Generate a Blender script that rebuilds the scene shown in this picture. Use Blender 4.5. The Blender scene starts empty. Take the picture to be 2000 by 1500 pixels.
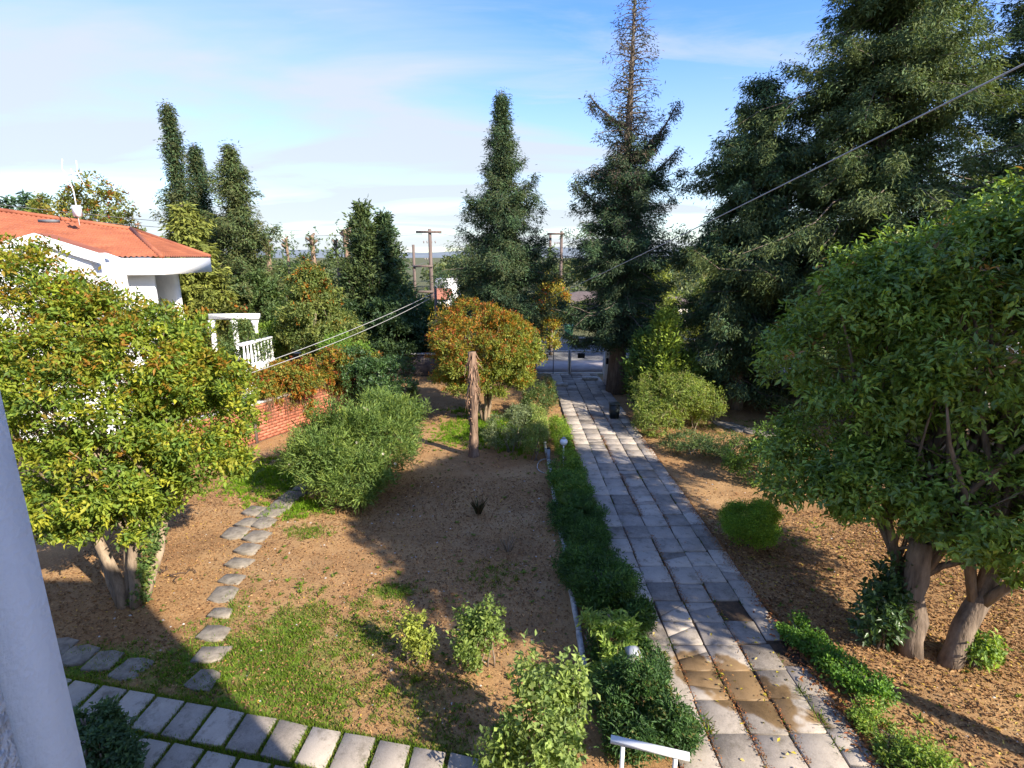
import bpy, math
import numpy as np
from mathutils import Vector

# ------------------------------------------------------------------ camera, light, exposure
S = bpy.context.scene
COL = S.collection
R = math.radians
CAM_H = 6.0
F_PX = 1048.0                       # focal length for a 2000 px wide frame
PITCH = math.atan(250 / F_PX)
SUN_AZ, SUN_EL = 129.0, 31.5

cam = bpy.data.objects.new('camera', bpy.data.cameras.new('camera'))
COL.objects.link(cam)
cam.location = (0, 0, CAM_H)
cam.rotation_euler = (math.pi / 2 - PITCH, 0, 0)
cam.data.sensor_width = 36
cam.data.lens = 36 * F_PX / 2000
cam.data.clip_start = 0.05
cam.data.clip_end = 6000
S.camera = cam

W = bpy.data.worlds.new('World')
S.world = W
W.use_nodes = True
nt = W.node_tree
nt.nodes.clear()
N = nt.nodes.new
L = nt.links.new
out = N('ShaderNodeOutputWorld')
bg = N('ShaderNodeBackground')
bg.inputs[1].default_value = 0.118
sky = N('ShaderNodeTexSky')
sky.sky_type = 'NISHITA'
sky.sun_disc = False
sky.sun_elevation = R(SUN_EL)
sky.sun_rotation = R(SUN_AZ)
sky.air_density = 1.0
sky.dust_density = 0.3
sky.ozone_density = 3.0
hsv = N('ShaderNodeHueSaturation')
hsv.inputs['Hue'].default_value = 0.517
hsv.inputs['Saturation'].default_value = 1.3
hsv.inputs['Value'].default_value = 1.02
L(sky.outputs[0], hsv.inputs['Color'])
tc = N('ShaderNodeTexCoord')
sep = N('ShaderNodeSeparateXYZ')
L(tc.outputs['Generated'], sep.inputs[0])
def mth(op, a, b=None, clamp=False):
    n = N('ShaderNodeMath'); n.operation = op; n.use_clamp = clamp
    for i, v in enumerate((a, b)):
        if v is None: continue
        if isinstance(v, (int, float)): n.inputs[i].default_value = v
        else: L(v, n.inputs[i])
    return n.outputs[0]
zz = mth('ADD', mth('MAXIMUM', sep.outputs[2], 0.0), 0.12)
cx = mth('DIVIDE', sep.outputs[0], zz)
cy = mth('DIVIDE', sep.outputs[1], zz)
comb = N('ShaderNodeCombineXYZ')
L(cx, comb.inputs[0]); L(cy, comb.inputs[1])
mp = N('ShaderNodeMapping')
mp.inputs['Rotation'].default_value = (0, 0, R(-50))
mp.inputs['Scale'].default_value = (0.35, 0.95, 1)
mp.inputs['Location'].default_value = (0.3, 0.15, 0)
L(comb.outputs[0], mp.inputs[0])
cn = N('ShaderNodeTexNoise')
cn.inputs['Scale'].default_value = 1.1
cn.inputs['Detail'].default_value = 8
cn.inputs['Roughness'].default_value = 0.52
cn.inputs['Distortion'].default_value = 0.5
L(mp.outputs[0], cn.inputs['Vector'])
# a sheet of high cloud covers one side of the sky; its ragged edge runs along a line
edge = mth('ADD', mth('MULTIPLY', cx, -0.762), mth('MULTIPLY', cy, 0.647))
edge = mth('ADD', mth('SUBTRACT', edge, 1.95), mth('MULTIPLY', mth('SUBTRACT', cn.outputs['Fac'], 0.5), 2.6))
mr = N('ShaderNodeMapRange')
mr.interpolation_type = 'SMOOTHSTEP'
mr.inputs['From Min'].default_value = -0.85
mr.inputs['From Max'].default_value = 0.75
L(edge, mr.inputs['Value'])
wisp = mth('MULTIPLY_ADD', cn.outputs['Fac'], 2.3)
wisp.node.inputs[2].default_value = -0.2
wn = N('ShaderNodeTexNoise')
wn.inputs['Scale'].default_value = 2.3
wn.inputs['Detail'].default_value = 9
wn.inputs['Roughness'].default_value = 0.6
wn.inputs['Distortion'].default_value = 0.8
L(mp.outputs[0], wn.inputs['Vector'])
thin = N('ShaderNodeMapRange')
thin.interpolation_type = 'SMOOTHSTEP'
thin.inputs['From Min'].default_value = 0.36
thin.inputs['From Max'].default_value = 0.72
thin.inputs['To Min'].default_value = 0.06
thin.inputs['To Max'].default_value = 0.62
L(wn.outputs['Fac'], thin.inputs['Value'])
sheet = mth('MAXIMUM', mth('MULTIPLY', mr.outputs[0], wisp, True), thin.outputs[0])
hz = N('ShaderNodeMapRange')
hz.interpolation_type = 'SMOOTHSTEP'
hz.inputs['From Min'].default_value = 0.42
hz.inputs['From Max'].default_value = 0.02
hz.inputs['To Max'].default_value = 0.62
L(sep.outputs[2], hz.inputs['Value'])
cov = mth('MINIMUM', mth('MAXIMUM', mth('MULTIPLY', sheet, 0.95), hz.outputs[0]), 0.93)
mix = N('ShaderNodeMix')
mix.data_type = 'RGBA'
L(cov, mix.inputs['Factor'])
L(hsv.outputs[0], mix.inputs['A'])
mix.inputs['B'].default_value = (2.15, 2.33, 2.58, 1)
L(mix.outputs['Result'], bg.inputs[0])
L(bg.outputs[0], out.inputs[0])

sun = bpy.data.objects.new('sun', bpy.data.lights.new('sun', 'SUN'))
COL.objects.link(sun)
sun.data.energy = 3.7
sun.data.angle = R(0.53)
sun.data.color = (1.0, 0.90, 0.76)
sd = Vector((math.sin(R(SUN_AZ)) * math.cos(R(SUN_EL)), math.cos(R(SUN_AZ)) * math.cos(R(SUN_EL)), math.sin(R(SUN_EL))))
sun.rotation_euler = sd.to_track_quat('Z', 'Y').to_euler()

S.view_settings.view_transform = 'Standard'
S.view_settings.look = 'None'
S.view_settings.gamma = 1
S.view_settings.exposure = 1.62
S.render.engine = 'CYCLES'
S.cycles.max_bounces = 5
S.cycles.diffuse_bounces = 3
S.cycles.transmission_bounces = 3
S.cycles.glossy_bounces = 2
S.cycles.use_denoising = True
S.cycles.caustics_reflective = False
S.cycles.caustics_refractive = False

# ------------------------------------------------------------------ helpers
CP, SP = math.cos(PITCH), math.sin(PITCH)
def ray(px, py):
    u, v = (px - 1000) / F_PX, (py - 750) / F_PX
    return np.array([u, CP - v * SP, -SP - v * CP])
def at(px, py, Y):                    # the point at distance Y in front of the house that the photo shows there
    d = ray(px, py)
    p = d * (Y / d[1]); p[2] += CAM_H
    return p
def gr(px, py, z=0.0):                # the same on level ground
    d = ray(px, py)
    p = d * ((z - CAM_H) / d[2]); p[2] = z
    return p

def tag(o, label=None, cat=None, group=None, kind=None):
    if label: o['label'] = label
    if cat: o['category'] = cat
    if group: o['group'] = group
    if kind: o['kind'] = kind
    return o
def thing(name, label, cat, loc, group=None, kind=None, rz=0):
    o = bpy.data.objects.new(name, None)
    o.empty_display_size = 0.2
    COL.objects.link(o)
    o.location = loc
    o.rotation_euler = (0, 0, rz)
    return tag(o, label, cat, group, kind)

class MB:
    """collects faces as numpy blocks; vertices in world space, colours per vertex"""
    def __init__(s): s.v, s.f, s.c, s.n = [], [], [], 0
    def add(s, v, f, c=(1, 1, 1)):
        v = np.asarray(v, float).reshape(-1, 3); f = np.asarray(f, int)
        c = np.asarray(c, float)
        if c.ndim == 1: c = np.tile(c, (len(v), 1))
        s.v.append(v); s.c.append(c); s.f.append(f + s.n); s.n += len(v)
        return s
    def box(s, lo, hi, c=(1, 1, 1), M=None):
        x0, y0, z0 = lo; x1, y1, z1 = hi
        v = np.array([(x0,y0,z0),(x1,y0,z0),(x1,y1,z0),(x0,y1,z0),(x0,y0,z1),(x1,y0,z1),(x1,y1,z1),(x0,y1,z1)], float)
        if M is not None: v = M(v)
        return s.add(v, [(0,3,2,1),(4,5,6,7),(0,1,5,4),(1,2,6,5),(2,3,7,6),(3,0,4,7)], c)
    def tube(s, pts, rad, n=6, c=(1, 1, 1), wob=0, rng=None, cap=True):
        pts = np.asarray(pts, float); k = len(pts)
        rad = np.broadcast_to(np.asarray(rad, float), (k,))
        t = np.gradient(pts, axis=0); t /= np.linalg.norm(t, axis=1)[:, None] + 1e-9
        b1 = np.zeros_like(t); w = np.cross(t[0], (1., 0, 0) if abs(t[0][0]) < .8 else (0, 1., 0))
        for q in range(k):
            w = w - t[q] * np.dot(w, t[q]); w = w / (np.linalg.norm(w) + 1e-9); b1[q] = w
        b2 = np.cross(t, b1)
        ang = np.arange(n) * 2 * math.pi / n
        r = rad[:, None] * np.ones((1, n))
        if wob: r = r * (1 + wob * (rng.random((1, n)) - .5) * 2 + wob * .5 * (rng.random((k, n)) - .5))
        v = pts[:, None] + r[..., None] * (np.cos(ang)[None, :, None] * b1[:, None] + np.sin(ang)[None, :, None] * b2[:, None])
        i = np.arange(k - 1)[:, None] * n; j = np.arange(n)[None]; j2 = (j + 1) % n
        f = np.stack([i + j, i + j2, i + n + j2, i + n + j], -1).reshape(-1, 4)
        s.add(v.reshape(-1, 3), f, c)
        if cap:
            m = s.n - k * n
            for q in range(1, n - 1):
                s.f.append(np.array([[m + (k - 1) * n, m + (k - 1) * n + q, m + (k - 1) * n + q + 1]]))
                s.f.append(np.array([[m, m + q + 1, m + q]]))
        return s
    def poly(s, v, c=(1, 1, 1)): return s.add(v, [tuple(range(len(v)))], c)
    def mesh(s, name, origin=(0, 0, 0), smooth=False):
        me = bpy.data.meshes.new(name)
        V = np.concatenate(s.v) - np.asarray(origin, float); C = np.concatenate(s.c)
        me.vertices.add(len(V)); me.vertices.foreach_set('co', V.astype(np.float32).ravel())
        tot = np.concatenate([np.full(len(f), f.shape[1]) for f in s.f])
        idx = np.concatenate([f.ravel() for f in s.f])
        me.loops.add(len(idx)); me.loops.foreach_set('vertex_index', idx.astype(np.int32))
        me.polygons.add(len(tot))
        st = np.concatenate([[0], np.cumsum(tot)[:-1]])
        me.polygons.foreach_set('loop_start', st.astype(np.int32))
        if smooth: me.polygons.foreach_set('use_smooth', np.ones(len(tot), bool))
        at_ = me.color_attributes.new('Col', 'FLOAT_COLOR', 'POINT')
        at_.data.foreach_set('color', np.concatenate([C, np.ones((len(C), 1))], 1).astype(np.float32).ravel())
        me.update(calc_edges=True)
        return me
    def build(s, name, mat, parent=None, smooth=False, origin=None, kind=None):
        o0 = np.zeros(3) if parent is None else np.array(parent.matrix_basis.translation)
        if origin is not None: o0 = np.asarray(origin, float)
        me = s.mesh(name, o0, smooth)
        me.materials.append(mat)
        o = bpy.data.objects.new(name, me)
        COL.objects.link(o)
        if parent is not None: o.parent = parent
        else: o.location = o0
        if kind: o['kind'] = kind
        return o

# ------------------------------------------------------------------ materials
def newmat(name):
    m = bpy.data.materials.new(name); m.use_nodes = True
    t = m.node_tree; b = t.nodes['Principled BSDF']
    return m, t, b
def noise_mat(name, c1, c2, scale=5, rough=0.8, bump=0.0, bscale=40, detail=5, spec=0.3, stretch=None, coord='Object', usecol=False, metallic=0):
    m, t, b = newmat(name)
    n = t.nodes.new; l = t.links.new
    tcn = n('ShaderNodeTexCoord'); src = tcn.outputs[coord] if coord != 'Position' else n('ShaderNodeNewGeometry').outputs['Position']
    if stretch:
        mpn = n('ShaderNodeMapping'); mpn.inputs['Scale'].default_value = stretch
        l(src, mpn.inputs[0]); src = mpn.outputs[0]
    nz = n('ShaderNodeTexNoise'); nz.inputs['Scale'].default_value = scale; nz.inputs['Detail'].default_value = detail
    nz.inputs['Roughness'].default_value = 0.65
    l(src, nz.inputs['Vector'])
    cr = n('ShaderNodeValToRGB')
    cr.color_ramp.elements[0].position = 0.32; cr.color_ramp.elements[1].position = 0.68
    cr.color_ramp.elements[0].color = (*c1, 1); cr.color_ramp.elements[1].color = (*c2, 1)
    l(nz.outputs['Fac'], cr.inputs[0])
    o = cr.outputs[0]
    if usecol:
        at_ = n('ShaderNodeAttribute'); at_.attribute_name = 'Col'
        mx = n('ShaderNodeMix'); mx.data_type = 'RGBA'; mx.blend_type = 'MULTIPLY'; mx.inputs['Factor'].default_value = 1
        l(o, mx.inputs['A']); l(at_.outputs['Color'], mx.inputs['B']); o = mx.outputs['Result']
    l(o, b.inputs['Base Color'])
    b.inputs['Roughness'].default_value = rough
    b.inputs['Specular IOR Level'].default_value = spec
    b.inputs['Metallic'].default_value = metallic
    if bump:
        n2 = n('ShaderNodeTexNoise'); n2.inputs['Scale'].default_value = bscale; n2.inputs['Detail'].default_value = 4
        l(src, n2.inputs['Vector'])
        bp = n('ShaderNodeBump'); bp.inputs['Strength'].default_value = bump; bp.inputs['Distance'].default_value = 0.02
        l(n2.outputs['Fac'], bp.inputs['Height']); l(bp.outputs[0], b.inputs['Normal'])
    return m
def leaf_mat(name, rough=0.55, spec=0.3, trans=0.42):
    m, t, b = newmat(name)
    n = t.nodes.new; l = t.links.new
    at_ = n('ShaderNodeAttribute'); at_.attribute_name = 'Col'
    l(at_.outputs['Color'], b.inputs['Base Color'])
    b.inputs['Roughness'].default_value = rough; b.inputs['Specular IOR Level'].default_value = spec
    tr = n('ShaderNodeBsdfTranslucent')
    mul = n('ShaderNodeMix'); mul.data_type = 'RGBA'; mul.blend_type = 'MULTIPLY'; mul.inputs['Factor'].default_value = 1
    l(at_.outputs['Color'], mul.inputs['A']); mul.inputs['B'].default_value = (1.5, 1.45, 0.7, 1)
    l(mul.outputs['Result'], tr.inputs['Color'])
    mx = n('ShaderNodeMixShader'); mx.inputs[0].default_value = trans
    l(b.outputs[0], mx.inputs[1]); l(tr.outputs[0], mx.inputs[2])
    l(mx.outputs[0], t.nodes['Material Output'].inputs['Surface'])
    return m

M_LEAF = leaf_mat('leaf')
M_GLOSS = leaf_mat('glossy_leaf', 0.38, 0.45, 0.28)
M_NEEDLE = leaf_mat('needle_foliage', 0.65, 0.2, 0.22)
M_GRASS = leaf_mat('grass_blade', 0.6, 0.2, 0.4)
M_DRY = leaf_mat('dry_leaf', 0.8, 0.1, 0.15)
M_BARK = noise_mat('bark', (0.10, 0.075, 0.055), (0.30, 0.24, 0.185), 9, 0.9, 0.8, 30, stretch=(1, 1, 0.18), usecol=True)
M_STUCCO = noise_mat('white_stucco', (0.66, 0.67, 0.67), (0.82, 0.82, 0.81), 1.6, 0.85, 0.0)
M_ROUGH = noise_mat('rough_stucco', (0.66, 0.68, 0.70), (0.80, 0.80, 0.80), 14, 0.9, 0.9, 60)
M_WHITE = noise_mat('white_paint', (0.76, 0.77, 0.77), (0.82, 0.82, 0.82), 2, 0.5, 0.0)
M_METAL = noise_mat('painted_rail', (0.70, 0.72, 0.74), (0.80, 0.81, 0.82), 6, 0.35, 0.0, spec=0.5)
M_CONC = noise_mat('concrete', (0.26, 0.25, 0.23), (0.42, 0.40, 0.37), 6, 0.9, 0.3, 50, coord='Position')
M_COPING = noise_mat('weathered_kerb', (0.20, 0.19, 0.165), (0.62, 0.60, 0.56), 7, 0.85, 0.6, 40, coord='Position')
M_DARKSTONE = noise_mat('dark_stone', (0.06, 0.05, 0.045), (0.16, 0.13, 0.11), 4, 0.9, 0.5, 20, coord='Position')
M_ASPHALT = noise_mat('asphalt', (0.13, 0.13, 0.135), (0.18, 0.18, 0.18), 3, 0.9, 0.2, 60, coord='Position')
M_PAVE = noise_mat('street_pavement', (0.34, 0.30, 0.28), (0.48, 0.42, 0.39), 2, 0.9, coord='Position')
M_BLACK = noise_mat('black_plastic', (0.012, 0.013, 0.015), (0.03, 0.03, 0.032), 8, 0.5)
M_BIN = noise_mat('dark_green_plastic', (0.008, 0.014, 0.016), (0.02, 0.03, 0.032), 8, 0.45)
M_GATE = noise_mat('gate_paint', (0.80, 0.80, 0.80), (0.86, 0.86, 0.85), 4, 0.55, spec=0.4)
M_GATEDARK = noise_mat('gate_frame_paint', (0.10, 0.11, 0.12), (0.16, 0.17, 0.18), 4, 0.55)
M_POLE = noise_mat('creosoted_wood', (0.10, 0.075, 0.065), (0.18, 0.135, 0.115), 6, 0.9, 0.4, 30, stretch=(1, 1, 0.1))
M_CABLE = noise_mat('cable_sheath', (0.30, 0.30, 0.30), (0.40, 0.40, 0.39), 3, 0.6)
M_THINWIRE = noise_mat('thin_wire', (0.10, 0.10, 0.11), (0.15, 0.15, 0.16), 3, 0.6)
M_PORC = noise_mat('porcelain', (0.20, 0.16, 0.15), (0.30, 0.25, 0.24), 3, 0.3)
M_GLASS = noise_mat('shutter_paint', (0.52, 0.55, 0.58), (0.60, 0.62, 0.64), 2, 0.5)
M_LAMPG = noise_mat('frosted_lamp_glass', (0.72, 0.73, 0.74), (0.80, 0.80, 0.80), 3, 0.25, spec=0.5)
M_GREY = noise_mat('grey_metal', (0.26, 0.28, 0.31), (0.36, 0.38, 0.41), 4, 0.5)
M_BEAD = noise_mat('smooth_render', (0.76, 0.77, 0.78), (0.86, 0.86, 0.86), 3.5, 0.8, 0.25, 90)
M_BRICK = None
M_FAR = noise_mat('far_render', (0.55, 0.52, 0.48), (0.66, 0.63, 0.59), 0.5, 0.9)
M_FARRED = noise_mat('far_tiles', (0.34, 0.13, 0.08), (0.42, 0.17, 0.10), 1, 0.9)
M_HILL = noise_mat('hazy_hill_scrub', (0.14, 0.17, 0.19), (0.20, 0.23, 0.25), 0.01, 1, coord='Position')  # blue-grey of distance haze put into the scrub colour; no air volume
M_BLUE = noise_mat('blue_paint', (0.05, 0.16, 0.42), (0.07, 0.2, 0.5), 2, 0.4)
M_GREEN = noise_mat('light_green_paint', (0.18, 0.42, 0.16), (0.24, 0.5, 0.2), 2, 0.4)
M_WIN = noise_mat('dark_glass', (0.015, 0.02, 0.025), (0.03, 0.035, 0.04), 2, 0.1, spec=0.6)
M_RUBBER = noise_mat('rubber', (0.02, 0.02, 0.02), (0.03, 0.03, 0.03), 5, 0.8)

def brick_mat():
    m, t, b = newmat('fired_brick')
    n = t.nodes.new; l = t.links.new
    oi = n('ShaderNodeObjectInfo'); g = n('ShaderNodeNewGeometry')
    nz = n('ShaderNodeTexNoise'); nz.inputs['Scale'].default_value = 7; nz.inputs['Detail'].default_value = 5
    l(g.outputs['Position'], nz.inputs['Vector'])
    a = n('ShaderNodeMath'); a.operation = 'MULTIPLY_ADD'; a.inputs[1].default_value = 0.45
    l(oi.outputs['Random'], a.inputs[0]); 
    s2 = n('ShaderNodeMath'); s2.operation = 'MULTIPLY'; s2.inputs[1].default_value = 0.6
    l(nz.outputs['Fac'], s2.inputs[0]); l(s2.outputs[0], a.inputs[2])
    cr = n('ShaderNodeValToRGB')
    e = cr.color_ramp.elements
    e[0].position = 0.15; e[0].color = (0.30, 0.095, 0.055, 1)
    e[1].position = 0.85; e[1].color = (0.50, 0.20, 0.12, 1)
    l(a.outputs[0], cr.inputs[0]); l(cr.outputs[0], b.inputs['Base Color'])
    b.inputs['Roughness'].default_value = 0.9; b.inputs['Specular IOR Level'].default_value = 0.15
    return m
M_BRICK = brick_mat()

def roof_mat():
    m, t, b = newmat('roof_tiles')
    n = t.nodes.new; l = t.links.new
    g = n('ShaderNodeNewGeometry')
    nz = n('ShaderNodeTexNoise'); nz.inputs['Scale'].default_value = 1.3; nz.inputs['Detail'].default_value = 6
    l(g.outputs['Position'], nz.inputs['Vector'])
    cr = n('ShaderNodeValToRGB')
    e = cr.color_ramp.elements
    e[0].position = 0.3; e[0].color = (0.215, 0.064, 0.030, 1)
    e[1].position = 0.7; e[1].color = (0.34, 0.112, 0.052, 1)
    l(nz.outputs['Fac'], cr.inputs[0]); l(cr.outputs[0], b.inputs['Base Color'])
    b.inputs['Roughness'].default_value = 0.8
    return m
M_ROOF = roof_mat()

STAIN = (3.25, 6.45)
def paving_mat(name, stain):
    m, t, b = newmat(name)
    n = t.nodes.new; l = t.links.new
    oi = n('ShaderNodeObjectInfo'); g = n('ShaderNodeNewGeometry')
    n1 = n('ShaderNodeTexNoise'); n1.inputs['Scale'].default_value = 2.6; n1.inputs['Detail'].default_value = 9; n1.inputs['Roughness'].default_value = 0.78
    n2 = n('ShaderNodeTexNoise'); n2.inputs['Scale'].default_value = 70; n2.inputs['Detail'].default_value = 3
    l(g.outputs['Position'], n1.inputs['Vector']); l(g.outputs['Position'], n2.inputs['Vector'])
    def mm(op, a, bb, c=None):
        q = n('ShaderNodeMath'); q.operation = op
        for i, v in enumerate((a, bb, c)):
            if v is None: continue
            if isinstance(v, (int, float)): q.inputs[i].default_value = v
            else: l(v, q.inputs[i])
        return q.outputs[0]
    f = mm('MULTIPLY_ADD', oi.outputs['Random'], 0.42, mm('MULTIPLY_ADD', n1.outputs['Fac'], 0.75, mm('MULTIPLY', n2.outputs['Fac'], 0.2)))
    cr = n('ShaderNodeValToRGB')
    e = cr.color_ramp.elements
    e[0].position = 0.38; e[0].color = (0.13, 0.112, 0.092, 1)
    e[1].position = 1.0; e[1].color = (0.50, 0.435, 0.355, 1)
    e2 = e.new(0.65); e2.color = (0.335, 0.292, 0.243, 1)
    l(f, cr.inputs[0])
    n4 = n('ShaderNodeTexNoise'); n4.inputs['Scale'].default_value = 4.5; n4.inputs['Detail'].default_value = 7; n4.inputs['Roughness'].default_value = 0.75
    l(g.outputs['Position'], n4.inputs['Vector'])
    mo = n('ShaderNodeMapRange'); mo.interpolation_type = 'SMOOTHSTEP'; mo.inputs['From Min'].default_value = 0.50; mo.inputs['From Max'].default_value = 0.68; mo.inputs['To Max'].default_value = 0.62
    l(n4.outputs['Fac'], mo.inputs['Value'])
    md = n('ShaderNodeMix'); md.data_type = 'RGBA'; l(mo.outputs[0], md.inputs['Factor']); l(cr.outputs[0], md.inputs['A']); md.inputs['B'].default_value = (0.115, 0.098, 0.068, 1)
    col = md.outputs['Result']
    b.inputs['Roughness'].default_value = 0.85
    if stain:
        sx = n('ShaderNodeSeparateXYZ'); l(g.outputs['Position'], sx.inputs[0])
        n3 = n('ShaderNodeTexNoise'); n3.inputs['Scale'].default_value = 2.5; n3.inputs['Detail'].default_value = 3
        l(g.outputs['Position'], n3.inputs['Vector'])
        dx = mm('MULTIPLY', mm('SUBTRACT', sx.outputs[0], STAIN[0]), 1.05)
        # the stain trails towards the right-hand edge nearer the house
        dx = mm('MULTIPLY_ADD', mm('SUBTRACT', sx.outputs[1], STAIN[1]), 0.75, dx)
        dy = mm('MULTIPLY', mm('SUBTRACT', sx.outputs[1], STAIN[1]), 0.95)
        d = mm('SQRT', mm('ADD', mm('MULTIPLY', dx, dx), mm('MULTIPLY', dy, dy)), 0)
        d = mm('ADD', d, mm('MULTIPLY', mm('SUBTRACT', n3.outputs['Fac'], 0.5), 1.1))
        mr_ = n('ShaderNodeMapRange'); mr_.interpolation_type = 'SMOOTHSTEP'
        mr_.inputs['From Min'].default_value = 0.72; mr_.inputs['From Max'].default_value = 0.58
        l(d, mr_.inputs['Value'])
        mx = n('ShaderNodeMix'); mx.data_type = 'RGBA'; mx.blend_type = 'MULTIPLY'
        l(mr_.outputs[0], mx.inputs['Factor']); l(col, mx.inputs['A']); mx.inputs['B'].default_value = (0.56, 0.42, 0.25, 1)
        col = mx.outputs['Result']
        l(mm('MULTIPLY_ADD', mr_.outputs[0], -0.35, 0.85), b.inputs['Roughness'])
    l(col, b.inputs['Base Color'])
    b.inputs['Specular IOR Level'].default_value = 0.25
    bp = n('ShaderNodeBump'); bp.inputs['Strength'].default_value = 0.35; bp.inputs['Distance'].default_value = 0.01
    l(n2.outputs['Fac'], bp.inputs['Height']); l(bp.outputs[0], b.inputs['Normal'])
    return m
M_SLAB = paving_mat('paving_slab', True)
M_STEP = paving_mat('garden_slab', False)
M_STONE = noise_mat('flat_stone', (0.13, 0.112, 0.088), (0.30, 0.262, 0.21), 6, 0.9, 0.4, 50, coord='Position')

def ground_mat():
    m, t, b = newmat('garden_soil')
    n = t.nodes.new; l = t.links.new
    g = n('ShaderNodeNewGeometry')
    at_ = n('ShaderNodeAttribute'); at_.attribute_name = 'Col'
    sp = n('ShaderNodeSeparateColor'); l(at_.outputs['Color'], sp.inputs[0])
    def nz(sc, d=6, r=0.65):
        q = n('ShaderNodeTexNoise'); q.inputs['Scale'].default_value = sc; q.inputs['Detail'].default_value = d; q.inputs['Roughness'].default_value = r
        l(g.outputs['Position'], q.inputs['Vector']); return q.outputs['Fac']
    def ramp(f, p0, c0, p1, c1):
        q = n('ShaderNodeValToRGB'); e = q.color_ramp.elements
        e[0].position = p0; e[0].color = (*c0, 1); e[1].position = p1; e[1].color = (*c1, 1)
        l(f, q.inputs[0]); return q.outputs[0]
    def mixc(f, a, bb, mode='MIX'):
        q = n('ShaderNodeMix'); q.data_type = 'RGBA'; q.blend_type = mode
        if isinstance(f, float): q.inputs['Factor'].default_value = f
        else: l(f, q.inputs['Factor'])
        for v, s in ((a, 'A'), (bb, 'B')):
            if isinstance(v, tuple): q.inputs[s].default_value = (*v, 1)
            else: l(v, q.inputs[s])
        return q.outputs['Result']
    soil = ramp(nz(0.55, 8), 0.33, (0.28, 0.158, 0.072), 0.68, (0.45, 0.285, 0.135))
    fine = ramp(nz(38, 4, 0.8), 0.35, (0.66, 0.62, 0.58), 0.7, (1.2, 1.17, 1.12))
    c = mixc(0.9, soil, fine, 'MULTIPLY')
    big = ramp(nz(0.9, 5, 0.7), 0.42, (0, 0, 0), 0.62, (1, 1, 1))
    c = mixc(big, c, mixc(0.35, c, (0.17, 0.11, 0.06)))
    pale = ramp(nz(0.33, 6, 0.72), 0.50, (0, 0, 0), 0.68, (.8, .8, .8))
    c = mixc(pale, c, mixc(0.5, c, (0.48, 0.345, 0.19)))
    litter = ramp(nz(17, 5, 0.75), 0.54, (0, 0, 0), 0.60, (1, 1, 1))
    c = mixc(litter, c, mixc(0.5, (0.40, 0.24, 0.11), soil))
    dark = ramp(nz(24, 5, 0.8), 0.60, (0, 0, 0), 0.72, (.7, .7, .7))
    c = mixc(dark, c, (0.13, 0.078, 0.05))
    gfine = ramp(nz(14, 5, 0.8), 0.35, (0.08, 0.135, 0.018), 0.7, (0.17, 0.235, 0.035))
    q = n('ShaderNodeMath'); q.operation = 'MULTIPLY_ADD'; q.use_clamp = True; q.inputs[1].default_value = 2.2
    q2 = n('ShaderNodeMath'); q2.operation = 'SUBTRACT'; l(nz(5, 6, 0.75), q2.inputs[0]); q2.inputs[1].default_value = 0.85
    q3 = n('ShaderNodeMath'); q3.operation = 'MULTIPLY'; l(q2.outputs[0], q3.inputs[0]); q3.inputs[1].default_value = 1.8
    l(sp.outputs[0], q.inputs[0]); l(q3.outputs[0], q.inputs[2])
    c = mixc(q.outputs[0], c, gfine)
    c = mixc(sp.outputs[1], c, (0.11, 0.115, 0.06))
    l(c, b.inputs['Base Color'])
    b.inputs['Roughness'].default_value = 0.95; b.inputs['Specular IOR Level'].default_value = 0.1
    bp = n('ShaderNodeBump'); bp.inputs['Strength'].default_value = 0.7; bp.inputs['Distance'].default_value = 0.03
    l(nz(30, 4, 0.8), bp.inputs['Height']); l(bp.outputs[0], b.inputs['Normal'])
    return m
M_GROUND = ground_mat()

# ------------------------------------------------------------------ ground
def vnoise(x, y, seed, scale):
    rg = np.random.default_rng(seed); G = rg.random((64, 64))
    u = x * scale; v = y * scale
    i = np.floor(u).astype(int); j = np.floor(v).astype(int)
    a = u - i; b = v - j; a = a * a * (3 - 2 * a); b = b * b * (3 - 2 * b)
    g = lambda p, q: G[p % 64, q % 64]
    return (g(i, j) * (1 - a) + g(i + 1, j) * a) * (1 - b) + (g(i, j + 1) * (1 - a) + g(i + 1, j + 1) * a) * b
GRASS = [  # x, y, rx, ry, strength
    (-0.9, 18.3, 1.7, 1.7, 1.15), (0.2, 17.4, 1.1, 1.5, 1.1), (-1.9, 17.2, 0.8, 0.5, 0.9), (-1.6, 20.6, 1.1, .5, .7),
    (-6.6, 14.0, 1.5, 1.5, 1.1), (-5.3, 12.0, 0.9, 0.7, 1.0), (-4.6, 10.9, .6, .35, .8),
    (-4.6, 7.0, 1.0, 0.8, 1.25), (-3.7, 7.4, 0.8, 1.2, 1.1), (-3.2, 6.4, 1.3, 0.7, 1.0), (-4.9, 7.9, .35, .8, .8), (-2.5, 7.4, 1.1, 1.0, 0.72), (-1.5, 6.2, 1.4, .7, .5),
    (-2.15, 8.75, 0.5, 0.25, 1.1), (-2.7, 8.35, 0.3, 0.2, 0.8), (-4.6, 6.0, 2.6, 0.45, 1.1), (-2.0, 5.4, 1.5, 0.35, 0.8), (-6, 6.9, 1.2, .5, .9),
    (-0.4, 9.3, .7, .5, .5), (-1.0, 5.6, 1.2, .5, .55), (8.0, 18.5, 2.5, 1.5, .55), (6.3, 10.6, 1.2, .5, .35), (5.3, 5.2, .8, .8, .4), (7.6, 6.4, 1.0, .6, .35)]
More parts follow.
